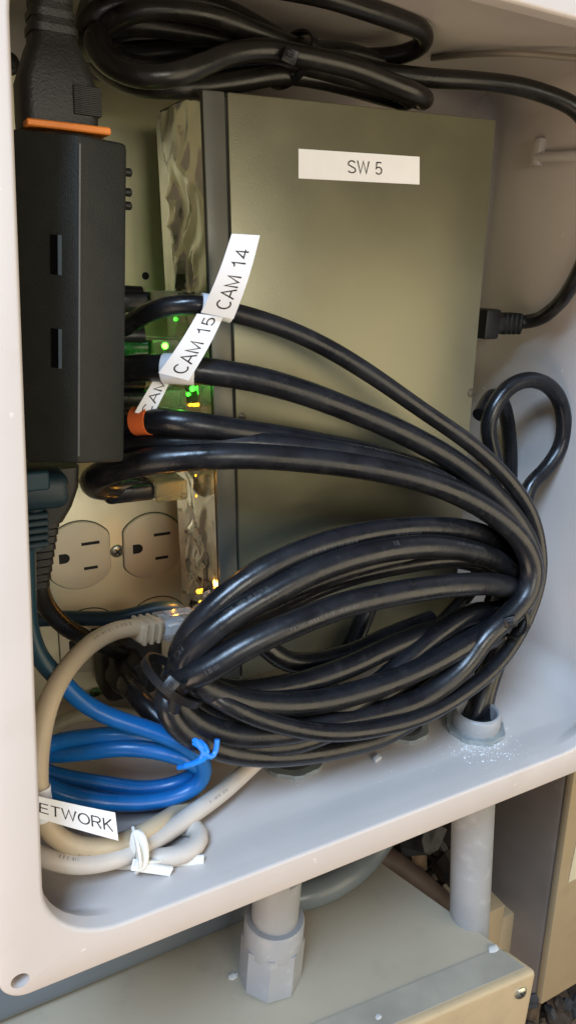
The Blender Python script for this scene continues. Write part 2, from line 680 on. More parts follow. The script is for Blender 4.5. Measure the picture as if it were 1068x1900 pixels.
def screw(parent, o, n, r, material=SCREWM, name='screw', slot_ang=0.6, cross=True):
    n = Vector(n).normalized()
    v, f = lathe(o, n, [(r, -0.3), (r, r * 0.18), (r * 0.8, r * 0.38), (r * 0.35, r * 0.45)], 20)
    s = mk(name, v, f, material, parent)
    x, y, _ = frame(n)
    mb = MB()
    for k in range(2 if cross else 1):
        a = slot_ang + k * math.pi / 2
        e1 = x * math.cos(a) + y * math.sin(a)
        e2 = n.cross(e1)
        pl = [(-r * .62, -r * .12), (r * .62, -r * .12), (r * .62, r * .12), (-r * .62, r * .12)]
        mb.add(*prism(pl, r * 0.30, r * (0.47 + 0.01 * k), (o, e1, e2, n)))
    mb.build('screw_slot', DARK, s, smooth=False)
    return s


# ================================================================== SETTING
YF, FLOOR, CEIL, XR, XL, YB = 190.0, -213.0, 92.0, 311.0, 8.0, 341.0

# rough wall and soil behind and below the enclosures
bm_v, bm_f = [], []
NX, NZ = 90, 70
for j in range(NZ + 1):
    for i in range(NX + 1):
        x = -700 + 1700 * i / NX
        z = -800 + 1500 * j / NZ
        bm_v.append((x, 470 + 14 * noise.fractal(Vector((x * .012, z * .012, 0)), 1.0, 2.0, 4), z))
for j in range(NZ):
    for i in range(NX):
        a = j * (NX + 1) + i
        bm_f.append([a, a + 1, a + NX + 2, a + NX + 1])
tag(mk('wall', bm_v, bm_f, WALLM), None, None, kind='structure')
bm_v, bm_f = [], []
for j in range(61):
    for i in range(81):
        x = -700 + 1700 * i / 80
        y = -900 + 1400 * j / 60
        bm_v.append((x, y, -800 + 16 * noise.fractal(Vector((x * .01, y * .01, 3)), 1.0, 2.0, 4)))
for j in range(60):
    for i in range(80):
        a = j * 81 + i
        bm_f.append([a, a + 1, a + 82, a + 81])
tag(mk('ground', bm_v, bm_f, SOIL), None, None, kind='structure')

# ================================================================== ENCLOSURE
enc = thing('electrical_enclosure', (160, 260, FLOOR - 6), 'open beige plastic electrical enclosure holding all the wiring', 'enclosure')


def shear(p, y):
    # the left side leans a little, as moulded
    x, z = p
    w = max(0.0, min(1.0, (160 - x) / 140))
    return Vector((x + w * 0.041 * (z + 190), y, z))


inner = rrect(22.5, FLOOR, 302, 76, (26, 44, 30, 26), 10)
inner_r = rrect(21.2, FLOOR - 1.3, 303.3, 77.3, (26.6, 45, 31, 27), 10)
outer = rrect(8.2, FLOOR - 14.5, 322, 96, (9, 9, 9, 9), 10)
outer_i = rrect(9.2, FLOOR - 13.5, 321, 95, (8.5, 8.5, 8.5, 8.5), 10)
rings = [[shear(p, YF + 1) for p in outer], [shear(p, YF + .3) for p in rrect(8.5, FLOOR - 14.2, 321.7, 95.7, (9, 9, 9, 9), 10)], [shear(p, YF) for p in outer_i],
         [shear(p, YF) for p in inner_r]]
for k in range(1, 6):
    a = math.pi / 2 * k / 5
    q = 1 - math.cos(a)
    s_ = math.sin(a)
    rings.append([shear(((b[0] * s_ + a_[0] * (1 - s_)), (b[1] * s_ + a_[1] * (1 - s_))), YF + 1.3 * q) for a_, b in zip(inner_r, inner)])
rings.append([shear(p, YF + 6) for p in inner])
rings.append([shear(p, YF + 6) for p in outer])
v, f = loft(rings, close=True)
flange = mk('flange', v, f, SHELL, enc)
hole_c = atY(38, 1820, YF)
cv, cf = lathe(hole_c + Vector((0, -5, 0)), (0, 1, 0), [(2.9, 0), (2.9, 20)], 24)
cut(flange, cv, cf)
for p in flange.data.polygons:
    p.use_smooth = True
flange.data.set_sharp_from_angle(angle=math.radians(38))

full = rrect(XL, FLOOR, XR, CEIL, (10, 14, 12, 10), 10)
back = rrect(XL + 3, FLOOR + 1.5, XR - 4, CEIL - 2, (10, 14, 12, 10), 10)
rg = [[shear(p, YF + 6.0) for p in inner]]
for t in (0.15, 0.35, 0.6, 0.85, 1.0):
    s_ = t * t * (3 - 2 * t)
    rg.append([shear((a[0] * (1 - s_) + b[0] * s_, a[1] * (1 - s_) + b[1] * s_), YF + 6.2 + 16 * t) for a, b in zip(inner, full)])
for t in (0.33, 0.66, 1.0):
    rg.append([shear((a[0] * (1 - t) + b[0] * t, a[1] * (1 - t) + b[1] * t), 212.2 + (YB - 8 - 212.2) * t) for a, b in zip(full, back)])
for k in range(1, 5):
    a = math.pi / 2 * k / 4
    ins = 8 * (1 - math.cos(a))
    rg.append([shear((160 + (p[0] - 160) * (1 - ins / 150), -60 + (p[1] + 60) * (1 - ins / 150)), YB - 8 + 8 * math.sin(a)) for p in back])
rg.append([shear((160 + (p[0] - 160) * 0.5, -60 + (p[1] + 60) * 0.5), YB) for p in back])
v, f = loft(rg, cap1=True)
mk('inner_shell', v, f, SHELL, enc, sharp=60)
o1 = rrect(XL - 4, FLOOR - 4, XR + 4, CEIL + 4, (10, 14, 12, 10), 10)
rg = [[shear(p, YF + 6.5) for p in o1], [shear(p, YB + 5) for p in o1]]
v, f = loft(rg, cap1=True)
mk('outer_shell', v, f, SHELL, enc)

# moulded rail on the right wall and a thin seam bead on the ceiling side
a, b = atX(996, 292, XR - 5), atX(1075, 289, XR - 5)
d = (b - a).normalized()
x, y, n = frame(d)
mb = MB()
mb.add(*sweep([a + d * (i * (b - a).length / 6) for i in range(7)], 2.6, 10))
o_ = mb.build('wall_rail', mat('clear_rail', (0.70, 0.66, 0.62), 0.2, var=0.03, trans=0.3), enc)
mk('rail_boss', *rbox(a + Vector((-2, -2.5, -4)), a + Vector((4, 3, 9)), 1.2), mat('clear_rail', (0.7, 0.66, 0.62)), enc)
pth = spline([atZ(800, 108, CEIL - 2.5), atZ(880, 100, CEIL - 3), atZ(960, 99, CEIL - 4), atZ(1070, 108, CEIL - 6)])
cab_o = mk('thin_wire', *sweep(pth, 1.3, 8), mat('grey_wire', (0.22, 0.19, 0.15), 0.5))
tag(cab_o, 'thin grey wire running along the top right of the enclosure', 'wire')

# back plate ------------------------------------------------------
bp = thing('mounting_plate', (150, 338, -205), 'olive zinc metal mounting plate on the back of the enclosure', 'plate')
plate = mk('plate_sheet', *rbox((18, 336, -206), (300, 338.2, 70), 0.5, 1), STEEL, bp, smooth=False)
hp = atY(270, 512, 336)
mk('plate_hole', *lathe(hp, (0, -1, 0), [(1.7, -.1), (1.7, .12)], 16), DARK, bp)
screw(bp, atY(16, 118, 336), (0, -1, 0), 4.2, name='plate_screw', material=mat('dark_screw', (0.06, 0.055, 0.045), 0.4, metal=0.6))

# ================================================================== DUPLEX OUTLETS
YO = 330.0
op = thing('outlet_plate', (atY(190, 1330, YO)), 'steel outlet cover plate with four tan receptacles on the back', 'outlet')
pl0, pl1 = atY(70, 1345, YO), atY(328, 878, YO)
cover = mk('cover_plate', *rbox((pl0.x - 12, YO, pl0.z), (pl1.x + 1.5, YO + 2.0, pl1.z), 0.6, 2), COVERP, op)
mk('outlet_box', *rbox((pl0.x - 8, YO + 2.2, pl0.z + 4), (pl1.x - 3, YO + 5.8, pl1.z - 4), 0.5, 1), STEEL, op)


def receptacle(c):
    o = Vector((c.x, YO, c.z))
    pts = []
    for i in range(48):
        a = 2 * math.pi * i / 48
        pts.append((max(-14.3, min(14.3, 17.2 * math.cos(a))), 17.2 * math.sin(a)))
    ax = (o, Vector((1, 0, 0)), Vector((0, 0, 1)), Vector((0, -1, 0)))
    rim = [(p[0] * 1.028, p[1] * 1.028) for p in pts]
    mk('receptacle_gap', *prism(rim, 0.02, 0.12, ax), DARK, op, smooth=False)
    v, f = [], []
    rg = [[o + Vector((p[0] * s, -h, p[1] * s)) for p in pts] for s, h in ((1, 0.0), (1, 1.3), (0.985, 1.7), (0.95, 1.9))]
    v, f = loft(rg, cap1=True)
    r = mk('receptacle', v, f, IVORY, op, sharp=50)
    # turned a quarter: the round ground hole is on the left
    for (x, z, w, h) in ((5.0, 6.0, 8.6, 1.5), (4.6, -6.6, 6.6, 1.5)):
        mk('blade_slot', *rbox(o + Vector((x - w / 2, -2.0, z - h / 2)), o + Vector((x + w / 2, -1.0, z + h / 2)), 0), DARK, r, smooth=False)
    gp = [(-9.0 - 2.0, -2.4), (-8.4, -2.4)] + [(-8.4 + 2.4 * math.sin(math.pi * k / 8), -2.4 * math.cos(math.pi * k / 8)) for k in range(1, 8)] + [(-8.4, 2.4), (-11.0, 2.4)]
    mk('ground_hole', *prism([(p[0] + 1, p[1]) for p in gp], 1.0, 2.0, ax), DARK, r, smooth=False)
    return r


c1, c2 = atY(148, 1030, YO), atY(281, 1012, YO)
drop = Vector((2.0, 0, -46.0))
for c in (c1, c2, c1 + drop, c2 + drop):
    receptacle(c)
screw(op, atY(217, 1022, YO), (0, -1, 0), 3.3, name='plate_screw')
screw(op, atY(217, 1022, YO) + drop, (0, -1, 0), 3.3, name='plate_screw')
screw(op, atY(202, 910, YO), (0, -1, 0), 2.6, name='plate_screw')

# ================================================================== NETWORK SWITCH
YS = 258.0
TL = atY(375, 165, YS)
ang = math.radians(2.4)


def SW(v):
    """switch coordinates: x right, y back from the front face, z down from the top"""
    x, y, z = v
    return TL + Vector((x * math.cos(ang) + z * math.sin(ang), y, x * math.sin(ang) - z * math.cos(ang)))


WS, HS, DS = 130.5, 232.0, 44.0
sw = thing('network_switch', SW((65, 22, HS)), 'dark olive metal network switch standing on edge, taped SW 5', 'network switch')
SEAM = 8.8
mk('chassis', *rbox((1.2, 1.2, 1.2), (WS - 1, DS, HS - 1), 0.4, 1, SW), DARK, sw, smooth=False)
mk('top_cover', *rbox((SEAM + .45, 0, 0), (WS, DS - 1.5, HS), 0.7, 2, SW), SWITCH, sw)
# front bezel: a frame open on the port side
bz = MB()
bz.add(*rbox((0, 0, 0), (SEAM - .45, 1.6, HS), 0.7, 2, SW))
bz.add(*rbox((0, DS - 1.6, 0), (SEAM - .45, DS, HS), 0.5, 2, SW))
bz.add(*rbox((0.02, 1.5, 0.02), (SEAM - .5, DS - 1.5, 60), 0.4, 1, SW))
bz.add(*rbox((0.02, 1.5, HS - 24), (SEAM - .5, DS - 1.5, HS - .02), 0.4, 1, SW))
bz.build('bezel', SWEDGE, sw)
port_z = [64 + 18.6 * i for i in range(8)]
for i, z in enumerate(port_z):
    v, f = rbox((0.6, 11, z + 1.5), (1.3, 31, z + 16.5), 0.3, 1, SW)
    fr = mk('port', v, f, mat('port_shield', (0.32, 0.30, 0.24), 0.35, metal=0.8), sw)
    mk('port_opening', *rbox((0.4, 13, z + 3.2), (0.9, 27, z + 14.8), 0, 1, SW), DARK, fr, smooth=False)


def led(x, y, z, r, material):
    v, f = lathe(SW((x, y, z)), SW((-1, 0, 0)) - SW((0, 0, 0)), [(r, -0.5), (r, .3), (r * .7, .8), (r * .25, 1.0)], 12)
    return mk('status_light', v, f, material, sw)


LS = [(7, GREEN), (12, AMBER), (24, GREEN)]
# lamps sit where the photo shows them, along the port row
for px, py, m_, r in ((346, 553, GREEN, 0.8), (336, 553, GREEN, .7), (322, 592, GREEN, .8), (347, 722, GREEN, 1.2), (340, 732, GREEN, .9), (351, 752, AMBER, 1.0),
                      (343, 752, AMBER, .8), (351, 884, AMBER, 1.1), (346, 905, AMBER, 1.0), (350, 922, AMBER, .9), (345, 1102, AMBER, 1.5), (349, 1121, AMBER, .8)):
    q = atX(px, py, TL.x)
    y = max(5.0, min(DS - 4, q.y - YS))
    z = (TL.z - q.z)
    led(-2.2, y, z, r * (.95 if m_ == GREEN else .7), m_)
for px, py, c_, e_ in ((338, 722, (0.1, 1.0, 0.05), .003), (300, 640, (0.1, 1.0, 0.05), .002), (342, 903, (1.0, 0.45, 0.05), .006), (325, 1100, (1.0, 0.40, 0.04), .006)):
    ld = bpy.data.lights.new('status_light_glow', 'POINT')
    ld.energy, ld.color, ld.shadow_soft_size = e_, c_, 0.0012
    lo_ = bpy.data.objects.new('status_light_glow', ld)
    col.objects.link(lo_)
    lo_.location = (atX(px, py, TL.x - 5) + OFF) * U
# SW 5 tape
lab = [atY(553, 331, YS), atY(777, 342.5, YS), atY(777, 291, YS), atY(553, 276, YS)]
S, n = sheet_map([p + Vector((0, -.25, 0)) for p in lab])
tape = mk('label_tape', *sheet(S, 4, 2, 0.2), LABEL, sw, smooth=False)
tape['label'] = 'white tape printed SW 5'
lettering('SW 5', S, tape, 0.385, 0.672, 0.24, 0.76)
mk('cover_screw', *lathe(atY(873, 729, YS), (0, -1, 0), [(2.0, -.2), (2.0, .15), (1.5, .35)], 16), mat('dark_screw', (0.06, 0.055, 0.045)), sw)
mk('cover_screw', *lathe(atY(449, 773, YS), (0, -1, 0), [(1.6, -.2), (1.6, .15), (1.2, .35)], 16), mat('dark_screw', (0.06, 0.055, 0.045)), sw)

# crinkled clear film over the port side
fv, ff = [], []
NU, NV = 26, 90
for j in range(NV + 1):
    for i in range(NU + 1):
        u, w = i / NU, j / NV
        z = 2 + w * (HS - 6)
        y = -0.8 + u * (DS + 1.5)
        amp = 3.2 * math.sin(math.pi * min(1, u * 1.1)) * (0.35 + 0.65 * (0.5 + 0.5 * math.sin(w * 9)))
        q = Vector((u * 2.2 + w * 1.0, w * 8.0, 4.7))
        h = max(0.0, 1 - 2.6 * abs(noise.noise(q))) ** 1.5 * 1.1 + max(0.0, 1 - 3.2 * abs(noise.noise(q * 1.7 + Vector((3, 0, 0))))) ** 2 * 0.7
        fv.append(SW((-0.9 - amp * h - 0.4, y, z)))
for j in range(NV):
    for i in range(NU):
        a = j * (NU + 1) + i
        ff.append([a, a + 1, a + NU + 2, a + NU + 1])
film = mk('protective_film', fv, ff, FILM, sw)

# power plug in the right side of the switch and its cord --------------------------------------------
cord = thing('power_cable', atY(800, 180, 270), 'black power cord coiled on the switch, running down to its right side', 'power cord')
pg = atY(905, 600, 294)
xr = SW((WS, 0, 0)).x
mb = MB()
mb.add(*rbox((pg.x - 8, 287, pg.z - 7.5), (pg.x + 2, 301, pg.z + 7.5), 1.5, 2))
mb.add(*rbox((pg.x + 1, 289, pg.z - 4.8), (pg.x + 21, 299, pg.z + 4.8), 2.2, 3))
plugp = mb.build('plug', PLUGBLK, cord)
for k in range(4):
    x0 = pg.x + 7 + k * 3.4
    mk('strain_rib', *rbox((x0, 288.4, pg.z - 5.4), (x0 + 1.8, 299.6, pg.z + 5.4), 0.7, 1), PLUGBLK, plugp)
RP = 3.6
cordpts = [Vector((pg.x + 16, 294, pg.z)), Vector((pg.x + 23, 293.5, pg.z + .5)), (1000, 592, 284), (1025, 573, 274), (1050, 545, 258), (1075, 500, 250), (1110, 400, 240), (1110, 270, 240), (1070, 203, 244), (1020, 178, 250),
           (960, 160, 256), (880, 150, 262), (800, 145, 266), (720, 136, 270), (640, 118, 274), (560, 98, 276), (505, 66, 276), (450, 35, 276), (400, 12, 275), (345, 0, 273),
           (270, -2, 272), (205, 10, 272), (162, 36, 274), (152, 70, 280), (170, 98, 290), (230, 104, 298), (330, 96, 300), (430, 90, 300), (540, 112, 298),
           (640, 140, 292), (720, 160, 284), (775, 186, 272), (790, 186, 264), (770, 172, 258), (720, 152, 258), (660, 128, 258), (600, 112, 258), (540, 100, 258), (500, 92, 258), (435, 98, 256),
           (372, 122, 252), (318, 140, 250), (268, 143, 252), (212, 126, 258), (176, 90, 266), (180, 58, 272), (230, 44, 278), (320, 52, 282), (420, 72, 286), (500, 92, 288),
           (600, 104, 288), (680, 108, 284), (745, 102, 276), (785, 84, 268), (786, 60, 262), (745, 40, 258), (670, 14, 254), (600, -8, 252), (520, -24, 256), (420, -40, 262)]
path = spline(P3(cordpts))
mk('cord', *sweep(path, RP, 14, wob=.04), CABB, cord)
# lower part of the coil is a second cord feeding the black block
feed = thing('adapter_cable', atY(100, 240, 245), 'black cord and connector plugged into the top of the black power block', 'power cord')
feedpts = [(96, 40, 232), (98, -10, 236), (120, -50, 246), (190, -40, 270), (160, 40, 300), (175, 105, 296), (205, 140, 284), (255, 158, 272), (310, 163, 266), (370, 162, 266),
           (450, 150, 268), (530, 138, 270), (620, 152, 272), (700, 172, 272), (755, 190, 274), (740, 180, 282), (660, 160, 288), (560, 135, 290), (440, 125, 294), (330, 118, 300), (240, 120, 304), (196, 100, 306),
           (220, 74, 306), (320, 74, 306), (450, 84, 304), (560, 96, 302), (660, 110, 300), (730, 120, 300)]
path2 = spline(P3(feedpts))
mk('cord', *sweep(path2, RP, 14, wob=.04), CABB, feed)

# ================================================================== BLACK POWER BLOCK on the left
A_, B_, C_ = atY(25, 237, 226), atY(145, 247, 215), atY(238, 267, 224)
A2, B2, C2 = atY(49, 858, 226), atY(145, 861, 215), atY(232, 858, 224)
blk = thing('power_block', (A2 + C2) / 2, 'black textured plastic power block hanging beside the left rim', 'power supply')
DB = 258.0


def blockring(a, b, c, s=0.0):
    cen = Vector(((a.x + c.x) / 2, 236, b.z))
    pts = [a, b, c, Vector((c.x + 1.0, DB, c.z)), Vector((a.x - 2, DB, a.z))]
    out = []
    k = len(pts)
    for i in range(k):
        p, pr, nx = pts[i], pts[i - 1], pts[(i + 1) % k]
        r = 1.0 if i != 2 else 2.2
        d1, d2 = (pr - p).normalized(), (nx - p).normalized()
        for t in (0.0, 0.5, 1.0):
            q = p + d1 * r * (1 - t) ** 2 + d2 * r * t ** 2
            out.append(q)
    if s:
        out = [cen + (q - cen) * (1 - s) for q in out]
        for q in out:
            pass
    return out


dz = (B_ - B2).normalized()
rt_, rb_ = blockring(A_, B_, C_), blockring(A2, B2, C2)
rings = [[q + dz * 0 for q in blockring(A2, B2, C2, 0.05)], [q + dz * .6 for q in blockring(A2, B2, C2, .012)], [q + dz * 1.6 for q in rb_], [q - dz * 1.6 for q in rt_],
         [q - dz * .6 for q in blockring(A_, B_, C_, .012)], [q for q in blockring(A_, B_, C_, .05)]]
v, f = loft(rings, True, True)
mk('body', v, f, BOXBLK, blk, sharp=32)
mk('edge_seam', *sweep([B_ + Vector((0.3, -.15, -2.5)), (B_ + B2) / 2 + Vector((0.3, -.15, 0)), B2 + Vector((0.3, -.15, 2.5))], .35, 6), mat('seam_grey', (0.09, 0.09, 0.085), .4), blk)
nl = (B_ - A_).cross(A2 - A_).normalized()
if nl.y > 0:
    nl = -nl
el = (B_ - A_).normalized()
for y0, y1 in ((436, 510), (610, 683)):
    k = 107.0
    pa, pb = atY(k, y0, 219.0), atY(k, y1, 219.0)
    # onto the left face plane
    pa -= nl * ((pa - A_).dot(nl))
    pb -= nl * ((pb - A_).dot(nl))
    h = (pa - pb).length
    ax = (pb, el, (pa - pb).normalized(), nl)
    sl = mk('vent_slot', *prism([(-1.9, 0), (0.5, 0), (0.5, h), (-1.9, h)], -.3, 0.40, ax), mat('slot_black', (0.002, 0.002, 0.002), .9, spec=.1), blk, smooth=False)
    mk('lit_slot_lip', *prism([(0.5, 0), (1.3, 0), (1.3, h), (0.5, h)], -.3, 0.75, ax), mat('lit_slot_lip', (0.10, 0.13, 0.16), 0.3), sl, smooth=False)  # bluish light on the slot's right edge put into the lip colour
for y0 in (320, 357, 382):
    q = atY(238, y0, 232)
    mk('side_button', *lathe(q, (1, -.1, 0), [(1.2, -.8), (1.2, .7), (.6, 1.1)], 12), PLUGBLK, blk)

# IEC connector on top, with an orange gasket
gk = [atY(52, 220, 222), atY(48, 231, 222), atY(200, 250, 224), atY(200, 243, 224)]
o_ = thing('orange_gasket', atY(120, 240, 228), 'thin orange gasket between the black connector and the power block', 'gasket')
bx0, bx1 = atY(50, 226, 222), atY(200, 247, 226)
mk('gasket_strip', *rbox((-11.2, 0, -.9), (11.2, 18, 1.0), .4, 1, lambda v: Vector((bx0 + bx1) / 2) + Vector((v.x, v.y - 2, v.z - v.x * .0))), ORANGE, o_)
tag(o_, None, None)
cc = atY(106, 170, 231)


def con_ring(w, d, z, r=3.0):
    return [Vector((cc.x + p[0], 234 + p[1], z)) for p in rrect(-w, -d, w, d, (r, r, r, r), 4)]


zt = [atY(100, y, 228).z for y in (243, 215, 150, 85, 72, 0, -60)]
rings = [con_ring(10.3, 8.5, zt[0]), con_ring(10.3, 8.5, zt[1]), con_ring(10.0, 8.5, zt[2]), con_ring(7.0, 7, zt[3]), con_ring(6.2, 6.4, zt[4]), con_ring(5.2, 5.4, zt[5] + 2, 3)]
v, f = loft(rings, True, True)
body = mk('connector', v, f, PLUGBLK, feed, sharp=35)
for k in range(16):
    z = zt[1] + 1.0 + k * (zt[2] - zt[1] - 2) / 15
    mk('grip_rib', *rbox((cc.x + 3.0, 225.0, z - .35), (cc.x + 10.7, 236, z + .35), .25, 1), PLUGBLK, body)
for k in range(5):
    z = zt[4] + 2.5 + k * 3.6
    t = (z - zt[4]) / (zt[5] - zt[4])
    w = 6.2 - t * 1.0
    mk('strain_rib', *[(v_, f_) for v_, f_ in [loft([[Vector((cc.x + p[0], 234 + p[1], z + dz_)) for p in rrect(-w - .5, -w - .6, w + .5, w + .6, (3, 3, 3, 3), 4)] for dz_ in (-.9, .9)], True, True)]][0], PLUGBLK, body)

# plugs and cords under the block --------------------------------------------------------------------
tp = thing('teal_plug', atY(75, 960, 236), 'dark teal plug with ribbed neck under the black power block', 'plug')
mb = MB()
a, b = atY(58, 940, 236), atY(122, 868, 236)
mb.add(*rbox((a.x - 6, 228, a.z), (b.x, 246, b.z), 4, 3))
mb.build('plug_body', TEAL, tp)
a, b = atY(60, 910, 227), atY(90, 872, 227)
mk('plug_clip', *rbox((a.x - 4, 225.5, a.z), (b.x, 229, b.z), .6, 1), mat('teal_clip', (0.010, 0.032, 0.045), .4), tp)
q = atY(66, 945, 234)
for k in range(5):
    zz = atY(66, 950 + k * 13, 234)
    mk('neck_rib', *rbox((zz.x - 5, 228.5, zz.z - 1.0), (zz.x + 3.4, 239, zz.z + 1.0), .5, 1), TEAL, tp)
mk('neck', *sweep(spline(P3([(64, 935, 234), (64, 1015, 234)])), 3.6, 12), TEAL, tp)
kp = thing('angled_plug', atY(110, 1090, 262), 'black plug and ribbed cord behind the teal plug beside the outlets', 'plug')
rings = []
for px, py, w in ((88, 862, 10), (90, 900, 9.5), (86, 935, 8), (80, 962, 6)):
    c = atY(px, py, 262)
    rings.append([Vector((c.x + p[0], 262 + p[1], c.z)) for p in rrect(-w, -8, w, 8, (3, 3, 3, 3), 4)])
v, f = loft(rings, True, True)
mk('plug_body', v, f, PLUGBLK, kp)
for k in range(9):
    c = atY(80 - k * 1.2, 968 + k * 14, 262)
    w = 5.2 - k * .15
    mk('strain_rib', *loft([[Vector((c.x + p[0], 262 + p[1], c.z + h)) for p in rrect(-w, -w, w, w, (2, 2, 2, 2), 3)] for h in (-1.2, 1.2)], True, True), PLUGBLK, kp)
mk('cord', *sweep(spline(P3([(80, 940, 262), (75, 1020, 262), (72, 1085, 262), (86, 1125, 264), (118, 1160, 268), (160, 1185, 276), (205, 1205, 290), (230, 1215, 300)])), 3.6, 12), CABB, kp)

# outlet plug at the lower receptacles, thick cord -----------------------------------------------------
ap = thing('wall_plug', atY(240, 1300, 300), 'black wall plug pushed into the lower receptacle with a thick cord', 'plug')
mk('plug_body', *[r for r in [rbox((-15, -12, -17), (15, 12, 17), 6, 4, lambda v: atY(238, 1222, 313) + Vector((v.x, v.y, v.z)))]][0], PLUGBLK, ap)
mk('plug_nose', *rbox((-7, -12, -7), (7, 8, 7), 3, 3, lambda v: atY(235, 1240, 296) + Vector(v)), PLUGBLK, ap)
mk('cord', *sweep(spline(P3([(222, 1250, 292), (235, 1270, 278), (262, 1300, 262), (300, 1338, 252), (340, 1362, 246), (400, 1375, 244), (480, 1378, 244), (560, 1372, 246), (640, 1345, 250), (700, 1300, 256)])), 4.6, 14), CAB, ap)
mk('cord_collar', *lathe(atY(222, 1250, 290), atY(240, 1276, 276) - atY(222, 1250, 290), [(6.4, -1), (6.4, 7), (5.2, 11)], 20), PLUGBLK, ap)
gs = atY(178, 1286, 329)
screw(op, gs, (0, -1, 0), 3.0, name='ground_screw', material=mat('green_screw', (0.10, 0.20, 0.08), .35, metal=.6))

# ================================================================== CONDUIT FITTINGS AND PIPES
def locknut(c, r0, label):
    t = thing('conduit_fitting', c, label, 'conduit fitting', 'conduit fittings on the enclosure floor')
    pts = []
    for i in range(48):
        a = 2 * math.pi * i / 48
        r = r0 * (1.26 + (0.06 if (i // 3) % 2 else 0.0))
        pts.append((r * math.cos(a), r * math.sin(a)))
    ax = (c, Vector((1, 0, 0)), Vector((0, 1, 0)), Vector((0, 0, 1)))
    mk('locknut', *prism(pts, 0.1, 2.4, ax), NUT, t, sharp=20)
    return t


b1 = atZ(880, 1352, FLOOR)
t = locknut(b1, 11.0, 'grey bushing and locknut on the floor at right with cables dropping in')
mk('bushing', *lathe(b1, (0, 0, 1), [(9.0, 1), (11.4, 1.5), (11.8, 4), (11.8, 9), (11.2, 10.3), (10.2, 10.8), (9.4, 10.3), (9.0, 9), (9.0, 4)], 40, closed=True), PVC, t)
mk('throat', *lathe(b1, (0, 0, 1), [(9.1, 2.5), (9.1, 3.6)], 32), DARK, t)
b2 = atZ(745, 1352, FLOOR)
t = locknut(b2, 10.0, 'metal locknut on the floor partly hidden under the black cable coil')
mk('throat', *lathe(b2, (0, 0, 1), [(9.4, .5), (9.6, 3.9), (8.5, 4.6)], 32), DARK, t)
b3 = atZ(540, 1408, FLOOR)
t = locknut(b3, 11.5, 'metal locknut on the floor left of centre below the cable coil')
mk('throat', *lathe(b3, (0, 0, 1), [(10.8, .5), (11, 3.9), (9.5, 4.6)], 32), DARK, t)

# pipe below the centre, with its coupling
ZT = atY(500, 1815, 240).z
pA = Vector((b3.x - 2, b3.y, FLOOR - 4))
pB = Vector((atY(504, 1720, 241).x, 241, ZT + 1))
t = thing('conduit_pipe', pB, 'grey plastic conduit with a wide coupling standing on the lower box', 'conduit')
tube('pipe', [pA + (pB - pA) * (i / 40) for i in range(41)], 11.6, mat('printed_pvc', (0.29, 0.295, 0.30), .4, var=.05, vscale=40, bump=.08, bscale=300, dirt=(0.5, 0.5, 0.5), dscale=80, damt=.3, prints=(0.13, 0.13, 0.15), pscale=.5, pband=.955), t, 28, 0.0, 3.3, 4.2, 0.0)
dd = (pA - pB).normalized()
mk('coupling', *lathe(pB, dd, [(14.2, 20), (14.9, 22), (14.9, 36), (14.2, 37.2), (11.7, 37.2)], 36), PVC, t)
hexp = [(15.8 * math.cos(math.pi / 4 * i + .25), 15.8 * math.sin(math.pi / 4 * i + .25)) for i in range(8)]
x, y, n = frame(dd)
mk('hex_base', *prism(hexp, 0.0, 25, (pB, x, y, n)), PVC, t, sharp=20)
S = None
# faint print down the pipe
pr_c = atY(484, 1690, 230)

pC = Vector((b1.x + 1, b1.y, FLOOR - 4))
pD = Vector((atY(868, 1750, 224).x, 224, ZT - 20))
t = thing('conduit_pipe', pD, 'grey plastic conduit dropping below the enclosure at right behind the lower box', 'conduit')
mk('pipe', *sweep([pC + (pD - pC) * (i / 8) for i in range(9)], 11.0, 28), PVC, t)

# shavings on the floor
rnd = random.Random(3)
mb = MB()
for i in range(420):
    if i < 370:
        p = atZ(890 + rnd.gauss(0, 34), 1392 + rnd.gauss(0, 13), FLOOR)
    else:
        p = atZ(rnd.uniform(560, 1000), rnd.uniform(1345, 1470), FLOOR)
        if p.y < 205:
            continue
    s = rnd.uniform(.12, .38) if rnd.random() < .85 else rnd.uniform(.4, .8)
    a = rnd.uniform(0, 6)
    e1 = Vector((math.cos(a), math.sin(a), 0)) * s
    e2 = Vector((-math.sin(a), math.cos(a), 0)) * s * rnd.uniform(.4, 1)
    h = Vector((0, 0, s * rnd.uniform(.5, 1)))
    p = p + Vector((0, 0, .05))
    mb.add([p - e1, p + e1, p + e2, p - e2, p + h], [[0, 2, 4], [2, 1, 4], [1, 3, 4], [3, 0, 4], [0, 3, 1, 2]])
tag(mb.build('plastic_shavings', CRUMB, smooth=False), 'white plastic shavings scattered on the enclosure floor by the bushing', 'shavings', kind='stuff')
p = atZ(698, 1409, FLOOR)
v, f = rbox((-2.2, -1.6, 0.05), (2.2, 1.6, 1.5), .4, 1, lambda q: p + Vector((q.x + q.z * .3, q.y + .3 * q.x, q.z)))
tag(mk('plastic_chip', v, f, CRUMB), 'single white plastic chip lying on the enclosure floor', 'chip')

# ================================================================== CAMERA CABLES
G = 'black camera cables in one coil'


def port_start(py, yturn, px_turn, Yt):
    """from the port row leftwards, round a U-turn behind the power block"""
    q = atX(335, py, TL.x - 16)
    return [Vector((TL.x - 16, 280, q.z)), Vector((TL.x - 30, 281, q.z)), (px_turn + 20, py + 2, 284), (px_turn, (py + yturn) / 2, 277), (px_turn + 10, yturn, 268)]


GREENGLOW = mat('green_glow_plastic', (0.012, 0.16, 0.025), 0.2, trans=0.4, var=0.3, vscale=300)  # green glow of the status lights put into the boot's colour


